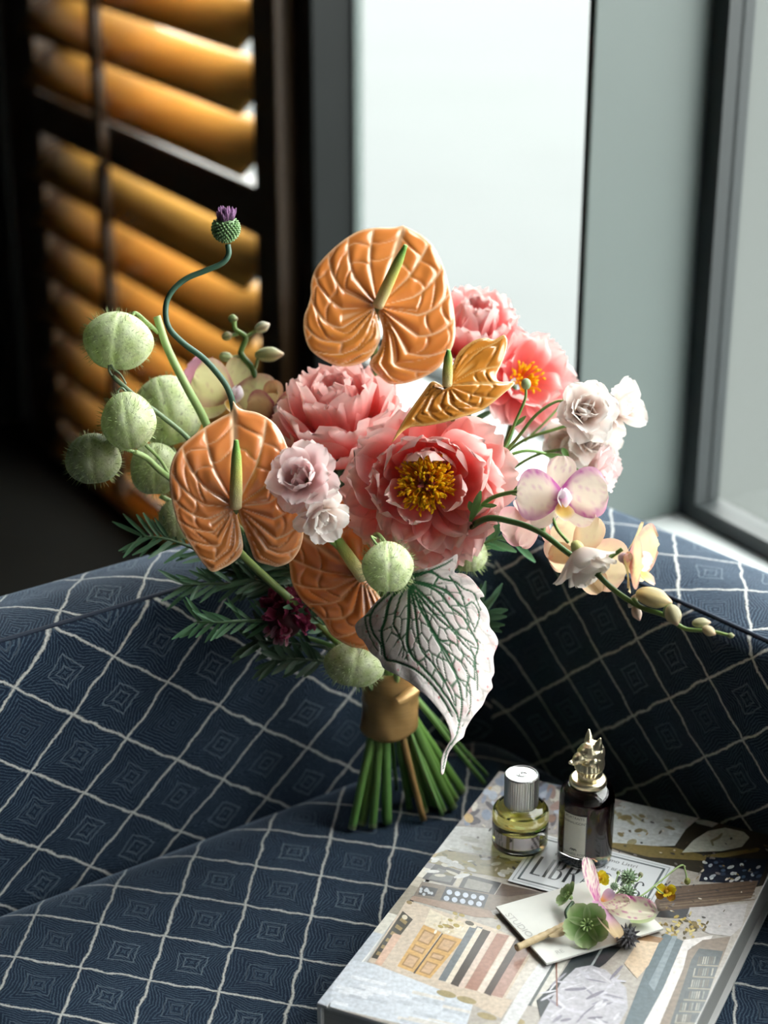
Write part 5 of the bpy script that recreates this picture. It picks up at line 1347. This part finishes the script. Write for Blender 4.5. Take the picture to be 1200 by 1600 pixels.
# LIBRARIES in thick-and-thin capitals
def letter(ch):
    """polygons in a unit-high cell; returns (polys, advance)"""
    T, h = .17, .045
    def bowl(cx, cy, rx, ry, a0, a1, tmax, n=14):
        out_, in_ = [], []
        for i in range(n + 1):
            w = a0 + (a1 - a0) * i / n
            th = h + (tmax - h) * abs(math.cos(w)) ** 1.5
            out_.append((cx + rx * math.cos(w), cy + ry * math.sin(w))); in_.append((cx + (rx - th) * math.cos(w), cy + (ry - h) * math.sin(w)))
        return [[out_[i], out_[i + 1], in_[i + 1], in_[i]] for i in range(n)]
    R_ = lambda x0, x1, y0, y1: [(x0, y0), (x1, y0), (x1, y1), (x0, y1)]
    hp = math.pi / 2
    if ch == 'L': return [R_(0, T, 0, 1), R_(T, .58, 0, h)], .66
    if ch == 'I': return [R_(0, T, 0, 1)], .30
    if ch == 'B': return [R_(0, T, 0, 1), R_(T, .32, 0, h), R_(T, .30, .5, .5 + h), R_(T, .30, 1 - h, 1)] + bowl(.30, .77, .25, .23, -hp, hp, T) + bowl(.32, .26, .29, .26, -hp, hp, T), .72
    if ch == 'R': return [R_(0, T, 0, 1), R_(T, .30, .48, .48 + h), R_(T, .30, 1 - h, 1), [(.30, .5), (.44, .5), (.74, 0), (.54, 0)]] + bowl(.30, .75, .27, .25, -hp, hp, T), .78
    if ch == 'A': return [[(0, 0), (.05, 0), (.38, 1), (.33, 1)], [(.56, 0), (.76, 0), (.42, 1), (.32, 1)], R_(.12, .60, .28, .28 + h)], .82
    if ch == 'E': return [R_(0, T, 0, 1), R_(T, .54, 0, h), R_(T, .46, .5, .5 + h), R_(T, .54, 1 - h, 1)], .64
    if ch == 'S': return bowl(.28, .75, .25, .25, .25, math.pi + hp, T * .8) + bowl(.30, .26, .28, .26, -math.pi + .2, hp, T * .9), .66
adv = [letter(c)[1] for c in 'LIBRARIES']; tot = sum(adv)
lh = .36; sx = .80 / tot; x = .105
for c in 'LIBRARIES':
    polys, ad_ = letter(c)
    for pl in polys: tp([tpt(x + q[0] * sx * .92, .22 + q[1] * lh, .00212) for q in pl], INK, 0)
    x += ad_ * sx
tpnl = mesh('title_panel', np.array(TV), TF, 'title_print', bk, smooth=False, col=np.array(TC_))
surface('ink', (.05, .055, .06), .5); surface('soft_ink', (.45, .45, .43), .6); surface('gilt_ink', (.10, .10, .10), .5)
def text_geo(s, fn, height, align='CENTER'):
    cu = bpy.data.curves.new('lettering', 'FONT'); cu.body = s; cu.size = 1.0; cu.align_x = align
    ob = bpy.data.objects.new('lettering', cu); COL.objects.link(ob)
    dg = bpy.context.evaluated_depsgraph_get(); me = bpy.data.meshes.new_from_object(ob.evaluated_get(dg))
    V = np.array([v.co[:] for v in me.vertices]).reshape(-1, 3); F = [tuple(p.vertices) for p in me.polygons]
    bpy.data.objects.remove(ob); bpy.data.curves.remove(cu); bpy.data.meshes.remove(me)
    V = V * height / .7
    return np.array([fn(x, y) for x, y, _ in V]), F
def lettering(s, fn, height, mat, parent, name='lettering', align='CENTER'):
    V, F = text_geo(s, fn, height, align); return mesh(name, V, F, mat, parent, smooth=False)
on_panel = lambda s, t: (lambda x, y: tpt(s, t, .00212) + BX * x + BY * y)
lettering('Massimo Listri', on_panel(.60, .80), .0052, 'ink', tpnl)
lettering("THE WORLD'S MOST BEAUTIFUL", on_panel(.5, .655), .0040, 'ink', tpnl)

# ------------------------------------------------------------------ round bottle of yellow perfume
clear_glass('bottle_glass', (1, 1, 1), 1.48)
clear_glass('yellow_liquid', (.93, .88, .28), 1.36)
clear_glass('dark_liquid', (.012, .002, .003), 1.36)
surface('brushed_silver', (.62, .63, .64), .28, metal=1.0, var=.08, scale=80, stretch=(1, 1, .05))
surface('polished_gold', (.93, .83, .60), .28, metal=1.0, var=.05, bump=.15, bscale=600)
painted('label_print', rough=.5, trans=0, spec=.3, var=.06, scale=300)
c1 = on_z(812, 1317, .0023)
yb = thing('perfume_bottle', 'short round bottle of yellow perfume with a ribbed silver cap', 'perfume bottle', c1, 'perfume bottles on the book')
V, F = lathe_geo(c1, [(.001, 0.0), (.0235, 0.0), (.0255, .0012), (.0262, .004), (.0262, .034), (.0255, .0375), (.0235, .0402), (.0200, .0415), (.0165, .0420), (.0150, .0440), (.001, .0440)], 64)
mesh('glass', V, F, 'bottle_glass', yb)
V, F = lathe_geo(c1, [(.001, .0065), (.0215, .0065), (.0228, .0085), (.0228, .0290), (.001, .0290)], 64)
mesh('liquid', V, F, 'yellow_liquid', yb)
prof = []; V = []; F = []; nr = 132
for r_, h_ in ((.0155, .0430), (.0157, .0436), (.0157, .0735), (.0150, .0748), (.0138, .0750), (.0132, .0742), (.001, .0742)):
    for k in range(nr):
        rr_ = r_ + (.00028 if (k % 3 == 0 and .0435 < h_ < .074 and r_ > .0156) else 0)
        w = 2 * math.pi * k / nr; V.append(c1 + np.array([rr_ * math.cos(w), rr_ * math.sin(w), h_]))
F = [(i * nr + k, i * nr + (k + 1) % nr, (i + 1) * nr + (k + 1) % nr, (i + 1) * nr + k) for i in range(6) for k in range(nr)] + [tuple(6 * nr + k for k in range(nr)), tuple(range(nr - 1, -1, -1))]
cap = mesh('cap', V, F, 'brushed_silver', yb, smooth=False)
gs = []
for a0, a1, rr_ in ((.3, 2.6, .0048), (3.3, 5.6, .0052), (1.2, 3.9, .0024)):
    gs.append(tube_geo(np.array([c1 + np.array([rr_ * math.cos(a), rr_ * .7 * math.sin(a), .0744]) for a in np.linspace(a0, a1, 12)]), .0006, 6))
V, F = join(gs); mesh('emblem', V, F, 'brushed_silver', cap)
toC = math.atan2(-c1[1], -c1[0])
def curved_label(c, rad, a0, a1, z0, z1, colf, name, parent, n=40, m=14, mat='label_print'):
    V = []; cc = []
    for i in range(m + 1):
        for k in range(n + 1):
            w = a0 + (a1 - a0) * k / n; V.append(c + np.array([rad * math.cos(w), rad * math.sin(w), z0 + (z1 - z0) * i / m])); cc.append(colf(k / n, i / m))
    F = [(i * (n + 1) + k, i * (n + 1) + k + 1, (i + 1) * (n + 1) + k + 1, (i + 1) * (n + 1) + k) for i in range(m) for k in range(n)]
    o = mesh(name, V, F, mat, parent, col=np.array(cc)); s = o.modifiers.new('thickness', 'SOLIDIFY'); s.thickness = .0002; s.offset = 1
    return o
def lab1(s, t):
    if .30 < s < .40 : return (.36, .30, .16)
    if .44 < s < .47: return (.50, .46, .40)
    if (s - .38) ** 2 * 9 + (t - .80) ** 2 < .03: return (.10, .10, .10)
    if s > .80 and math.sin(s * 60 + t * 9) > .3: return (.16, .13, .14)
    if s < .26 and math.sin(s * 90 + t * 3) > .5: return (.42, .42, .44)
    return (.82, .76, .80)
curved_label(c1, .0264, toC - 1.05, toC + .75, .0085, .0215, lab1, 'label', yb)

# ------------------------------------------------------------------ tall dark bottle with gold fox-head stopper
c2 = on_z(913, 1337, .0023)
db = thing('perfume_bottle', 'tall dark red perfume bottle with a gold fox head stopper', 'perfume bottle', c2, 'perfume bottles on the book')
V, F = lathe_geo(c2, [(.001, 0), (.0222, 0), (.0240, .0010), (.0250, .0035), (.0252, .008), (.0252, .0640), (.0246, .0690), (.0228, .0735), (.0200, .0765), (.0160, .0785), (.001, .0785)], 72)
mesh('glass', V, F, 'bottle_glass', db)
V, F = lathe_geo(c2, [(.001, .0118), (.0205, .0118), (.0226, .0132), (.0229, .0160), (.0229, .0635), (.0222, .0680), (.0200, .0720), (.0150, .0740), (.001, .0740)], 64)
mesh('liquid', V, F, 'dark_liquid', db)
V, F = lathe_geo(c2, [(.013, .0780), (.0165, .0780), (.0170, .0795), (.0170, .0825), (.0160, .0842), (.0140, .0846), (.012, .0846)], 56)
mesh('collar', V, F, 'polished_gold', db)
# fox head: overlapping volumes fused by a voxel remesh
hd = unit(np.array([-.86, -.48, -.06])); hs = unit(np.cross(ZUP, hd)); hu = np.cross(hd, hs)
nb = c2 + np.array([.0015, 0, .084])
geos = [ellipsoid_geo(nb + ZUP * .004, (hs, hd, ZUP), (.0116, .0116, .012)), ellipsoid_geo(nb + ZUP * .014 - hd * .002, (hs, hd, ZUP), (.0116, .0116, .014)), ellipsoid_geo(nb + ZUP * .024 - hd * .003, (hs, hd, ZUP), (.0105, .0105, .0125)), ellipsoid_geo(nb + ZUP * .018 - hd * .001, (hs, hd, ZUP), (.0116, .0118, .012)), ellipsoid_geo(nb + ZUP * .0265 + hd * .001, (hs, hd, hu), (.0108, .0122, .0100)),
        ellipsoid_geo(nb + ZUP * .0245 + hd * .0105, (hs, hd, hu), (.0062, .0090, .0056)), ellipsoid_geo(nb + ZUP * .0225 + hd * .0165, (hs, hd, hu), (.0036, .0062, .0034)), ellipsoid_geo(nb + ZUP * .0232 + hd * .0222, (hs, hd, hu), (.0021, .0020, .0019), 10, 8)]
for s in (-1, 1):
    geos.append(ellipsoid_geo(nb + ZUP * .020 + hs * s * .0085 + hd * .003, (hs, hd, ZUP), (.0042, .0050, .0062)))      # cheek ruff
    geos.append(ellipsoid_geo(nb + ZUP * .0295 + hs * s * .0048 + hd * .0085, (hs, hd, hu), (.0026, .0034, .0018), 10, 8))   # brow
    e0 = nb + ZUP * .033 + hs * s * .0068 - hd * .002; e1 = e0 + ZUP * .0115 + hs * s * .0022 - hd * .001
    geos.append(tube_geo(np.array([e0, lerp(e0, e1, .5), e1]), [.0046, .0032, .0007], 10))
for k in range(9):
    w = -1.3 + 2.6 * k / 8; dd = math.cos(w) * hd + math.sin(w) * hs
    geos.append(tube_geo(np.array([nb + ZUP * .018 + dd * .010, nb + ZUP * .012 + dd * .0125, nb + ZUP * .006 + dd * .0112]), [.003, .0026, .0006], 8))   # fur tufts
V, F = join(geos)
fx = mesh('fox_head', V, F, 'polished_gold', db)
rm = fx.modifiers.new('fuse', 'REMESH'); rm.mode = 'VOXEL'; rm.voxel_size = .00042; rm.use_smooth_shade = True
sm = fx.modifiers.new('soften', 'SMOOTH'); sm.factor = .5; sm.iterations = 3
for s in (-1, 1):
    V, F = ellipsoid_geo(nb + ZUP * .0272 + hs * s * .0062 + hd * .0098, (hs, hd, hu), (.0013, .0013, .0013), 10, 8)
    mesh('eye', V, F, 'polished_gold', db)
toC2 = math.atan2(-c2[1], -c2[0])
LC = toC2 - .42; LW = .47
def lab2(s, t):
    e = min(s, 1 - s) ; f_ = min(t, 1 - t)
    return (.06, .06, .06) if (e < .03 or f_ < .018) else (.74, .74, .69)
lab = curved_label(c2, .02535, LC - LW, LC + LW, .0125, .0585, lab2, 'label', db, 40, 60)
def on_lab(a0, z0): return lambda x, y: c2 + np.array([.0257 * math.cos(a0 + x / .0257), .0257 * math.sin(a0 + x / .0257), z0 + y])
lettering('PORTRAITS', on_lab(LC, .0535), .0026, 'gilt_ink', lab)
lettering("PENHALIGON'S", on_lab(LC, .0485), .0025, 'ink', lab)
lettering('DUCHESS ROSE', on_lab(LC, .0155), .0024, 'gilt_ink', lab)
gs = []
for k in range(3):
    p = [on_lab(LC, .0205)((k - 1) * .0018 + .0012 * math.cos(a), .0016 * math.sin(a)) for a in np.linspace(0, math.pi, 8)]
    gs.append(tube_geo(np.array(p), .0004, 5))
V, F = join(gs); mesh('crest', V, F, 'ink', lab)

# ------------------------------------------------------------------ white card
surface('card_paper', (.68, .68, .65), .75, var=.04, scale=120)
q0, q1, q2 = on_z(765, 1421, .0042), on_z(854, 1507, .0042), on_z(1037, 1452, .0042)
q3 = q0 + q2 - q1
cx_, cy_ = unit(q2 - q1), unit(q0 - q1); cy_ = unit(cy_ - cx_ * (cx_ @ cy_))
CW, CH = np.linalg.norm(q2 - q1), np.linalg.norm(q0 - q1)
cd = thing('card', 'small off-white card with grey lettering lying under the buttonhole flower', 'card', q1)
box('sheet', q1 + cx_ * CW / 2 + cy_ * CH / 2, (cx_, cy_, ZUP), (CW / 2, CH / 2, .0011), 'card_paper', cd, .0003)
sx_ = unit(q1 - q0); sy_ = np.cross(ZUP, sx_)
lettering('STUDIO', lambda x, y: q0 + sx_ * (.014 + x * 1.25) + sy_ * (.0065 + y) + ZUP * .0013, .0060, 'soft_ink', cd, align='LEFT')
lettering('RE', lambda x, y: q1 + cx_ * (.014 + x) + cy_ * (.007 + y) + ZUP * .0013, .0050, 'soft_ink', cd, align='LEFT')

# ------------------------------------------------------------------ buttonhole of small flowers on the card
bt = thing('boutonniere', 'buttonhole of speckled orchid, green hellebores and yellow florets, stem bound in tape', 'boutonniere', on_z(890, 1458, .006))
surface('florist_tape', (.50, .38, .22), .6, var=.2, scale=200, bump=.5, bscale=500)
Z = on_z
pa = [Z(807, 1481, .0095), Z(840, 1466, .010), Z(870, 1452, .011), Z(893, 1440, .013)]
path = spline(pa, 12); V, F = tube_geo(path, [.0032 + .0003 * math.sin(i * 2.2) for i in range(24)], 12)
mesh('taped_stem', V, F, 'florist_tape', bt)
petal(bt, Z(858, 1462, .0125), Z(892, 1446, .017) - Z(858, 1462, .0125), ZUP, .022, .010, ((.5, .38, .22),) * 3, mat='florist_tape', name='tape_end', nu=5, nv=6, cup=-.5, bend=.4, notch=0)
tube('stem', [Z(890, 1442, .012), Z(885, 1425, .013), Z(895, 1410, .014)], .002, 'stem_skin', bt, 6, 4, col=((.05, .09, .05), (.05, .09, .05)))
HG = ((.30, .46, .13), (.20, .36, .10), (.46, .56, .30))
def hellebore(c, axis, R_, seed, up=(0, 0, 1)):
    r, u, a = frame_of(axis, up); V, F = ellipsoid_geo(c, (r, u, a), (R_ * .16, R_ * .16, R_ * .2), 10, 6)
    h = mesh('hellebore', V, F, 'leaf_skin', bt, col=np.tile((.34, .52, .20), (len(V), 1)))
    for k in range(5):
        w = 2 * math.pi * k / 5 + seed; rad = math.cos(w) * r + math.sin(w) * u; t = 1.22
        petal(h, c, math.cos(t) * a + math.sin(t) * rad, -math.cos(t) * rad + math.sin(t) * a, R_ * 1.08, R_ * .98, HG, mat='leaf_skin', seed=seed * 10 + k, cup=.25, bend=.25, ruf=R_ * .03, nu=9, nv=9, e=.8)
    for k in range(9):
        w = 2 * math.pi * k / 9; rad = math.cos(w) * r + math.sin(w) * u
        tube('stamen', [c, c + a * R_ * .25 + rad * R_ * .14, c + a * R_ * .34 + rad * R_ * .26], [R_ * .03, R_ * .045], 'stem_skin', h, 5, 3, col=((.40, .58, .22), (.46, .62, .26)))
hellebore(Z(917, 1444, .019), np.array([-.15, -.85, .52]), .0205, 1)
hellebore(Z(891, 1402, .018), np.array([-.75, .05, .60]), .0130, 2)
OC = (.86, .80, .66); OM = (.56, .08, .34)
def spotted(base, tip, wd, N, seed, kind, name='orchid_petal', bend=.3):
    D = tip - base
    V, F, T, S_ = petal_geo(base, D, N, np.linalg.norm(D), wd, cup=.25, bend=bend, ruf=.0008, seed=seed, nu=15, nv=19, neck=.35, notch=0, blunt=.2)
    sp = speckle(V, seed, 2600)
    if kind == 'pink': k = np.clip(smoothstep(.55, .75, sp) * .8 + smoothstep(.5, .1, T) * .7 * (np.abs(S_) < .6), 0, 1); body = lerp(np.array([(.84, .62, .62)]), np.array([(.86, .80, .72)]), T[:, None])
    elif kind == 'cream': k = np.clip(smoothstep(.60, .80, sp) * .85 + smoothstep(.6, .95, -S_) * .5, 0, 1); body = np.tile(np.array(OC), (len(V), 1))
    else: k = smoothstep(.8, .95, sp) * .1; body = lerp(np.array([(.62, .34, .52)]), np.array([(.66, .50, .30)]), smoothstep(.3, .8, T)[:, None])
    return mesh(name, V, F, 'thin_petal', bt, col=np.clip(body + (np.array(OM) - body) * k[:, None], 0, 1))
VC = unit(CAM - Z(930, 1400, .02))
spotted(Z(934, 1412, .022), Z(913, 1344, .034), .0150, VC + np.array([.5, 0, 0]), 1, 'pink')
spotted(Z(938, 1410, .022), Z(1025, 1432, .026), .0270, np.array([.1, -.35, .9]), 2, 'cream')
spotted(Z(930, 1408, .026), Z(962, 1470, .018), .0215, np.array([.5, -.6, .6]), 3, 'mauve')
spotted(Z(932, 1410, .020), Z(985, 1412, .030), .0180, np.array([0, -.3, .95]), 6, 'cream')
petal(bt, Z(940, 1408, .026), Z(962, 1388, .033) - Z(940, 1408, .026), VC, .014, .010, ((.80, .36, .05), (.72, .46, .60), (.70, .56, .74)), mat='thin_petal', name='lip', nu=7, nv=8, cup=.6, bend=.6, seed=4)
petal(bt, Z(985, 1440, .010), Z(1030, 1432, .012) - Z(985, 1440, .010), ZUP, .024, .016, ((.40, .50, .24), (.48, .56, .32), (.60, .62, .44)), mat='leaf_skin', name='sepal', nu=7, nv=8, seed=5)
def thistle(u, v, z, r_px, col, seed, name='thistle'):
    c = Z(u, v, z); k = r_px * .000575; rr = random.Random(seed); g = [ellipsoid_geo(c, AX, (k * .8, k * .8, k * .9), 12, 8)]
    cl = [tuple(np.array(col) * .7)] * len(g[0][0])
    for i in range(70):
        zz_ = 1 - 2 * (i + .5) / 70; w = i * 2.4; s = math.sqrt(1 - zz_ * zz_); n_ = np.array([s * math.cos(w), s * math.sin(w), zz_])
        q = tube_geo(np.array([c + n_ * k * .7, c + n_ * k, c + n_ * k * 1.25]), [k * .14, k * .10, k * .02], 4); g.append(q); cl += [tuple(np.array(col) * rr.uniform(.8, 1.3))] * len(q[0])
    V, F = join(g); return mesh(name, V, F, 'bud_skin', bt, smooth=False, col=np.clip(cl, 0, 1))
GT = (.30, .42, .26)
thistle(983, 1371, .030, 12, GT, 1); thistle(981, 1395, .027, 12, GT, 2); thistle(1007, 1408, .022, 8, GT, 3); thistle(960, 1385, .028, 6, GT, 4)
thistle(981, 1463, .010, 16, (.14, .14, .16), 5, 'dark_thistle')
tw = ((.30, .42, .16), (.26, .38, .14))
for pts, r_ in (([Z(945, 1412, .020), Z(995, 1403, .022), Z(1030, 1378, .024), Z(1064, 1352, .026), Z(1071, 1362, .022), Z(1073, 1374, .017)], .0008), ([Z(950, 1410, .02), Z(968, 1392, .025), Z(980, 1384, .027), Z(984, 1376, .029)], .0009), ([Z(985, 1378, .03), Z(996, 1376, .028), Z(1001, 1368, .028)], .0006), ([Z(1022, 1384, .0235), Z(1030, 1392, .02), Z(1036, 1396, .017)], .0007), ([Z(968, 1392, .025), Z(962, 1380, .027), Z(966, 1365, .028)], .0006)):
    tube('twig', pts, r_, 'stem_skin', bt, 6, 5, col=tw)
def knob(u, v, z, r_px, col, name='bud', el=1.2):
    k = r_px * .000575; V, F = ellipsoid_geo(Z(u, v, z), AX, (k, k, k * el), 10, 8); return mesh(name, V, F, 'bud_skin', bt, col=np.tile(col, (len(V), 1)))
knob(1074, 1377, .0155, 5, (.34, .36, .10)); knob(1001, 1367, .028, 4, (.34, .34, .22)); knob(966, 1364, .028, 3, (.30, .36, .16))
def yellow(u, v, z, r_px, seed, dark=True):
    c = Z(u, v, z); k = r_px * .000575; rr = random.Random(seed)
    V, F = ellipsoid_geo(c, AX, (k * .3, k * .3, k * .3), 8, 6); h = mesh('yellow_floret', V, F, 'bud_skin', bt, col=np.tile((.60, .30, .03), (len(V), 1)))
    for i in range(8):
        w = i * .785 + rr.random(); D = unit(np.array([math.cos(w), math.sin(w) * .6, rr.uniform(-.5, .9)]))
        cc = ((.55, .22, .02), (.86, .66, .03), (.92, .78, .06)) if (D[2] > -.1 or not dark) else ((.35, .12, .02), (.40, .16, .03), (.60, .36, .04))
        petal(h, c, D, VC, k * 1.25, k * 1.0, cc, mat='thin_petal', seed=seed + i, nu=5, nv=6, ruf=k * .1)
yellow(1041, 1394, .016, 14, 1); yellow(1001, 1412, .018, 7, 2); yellow(936, 1374, .020, 13, 3, False)
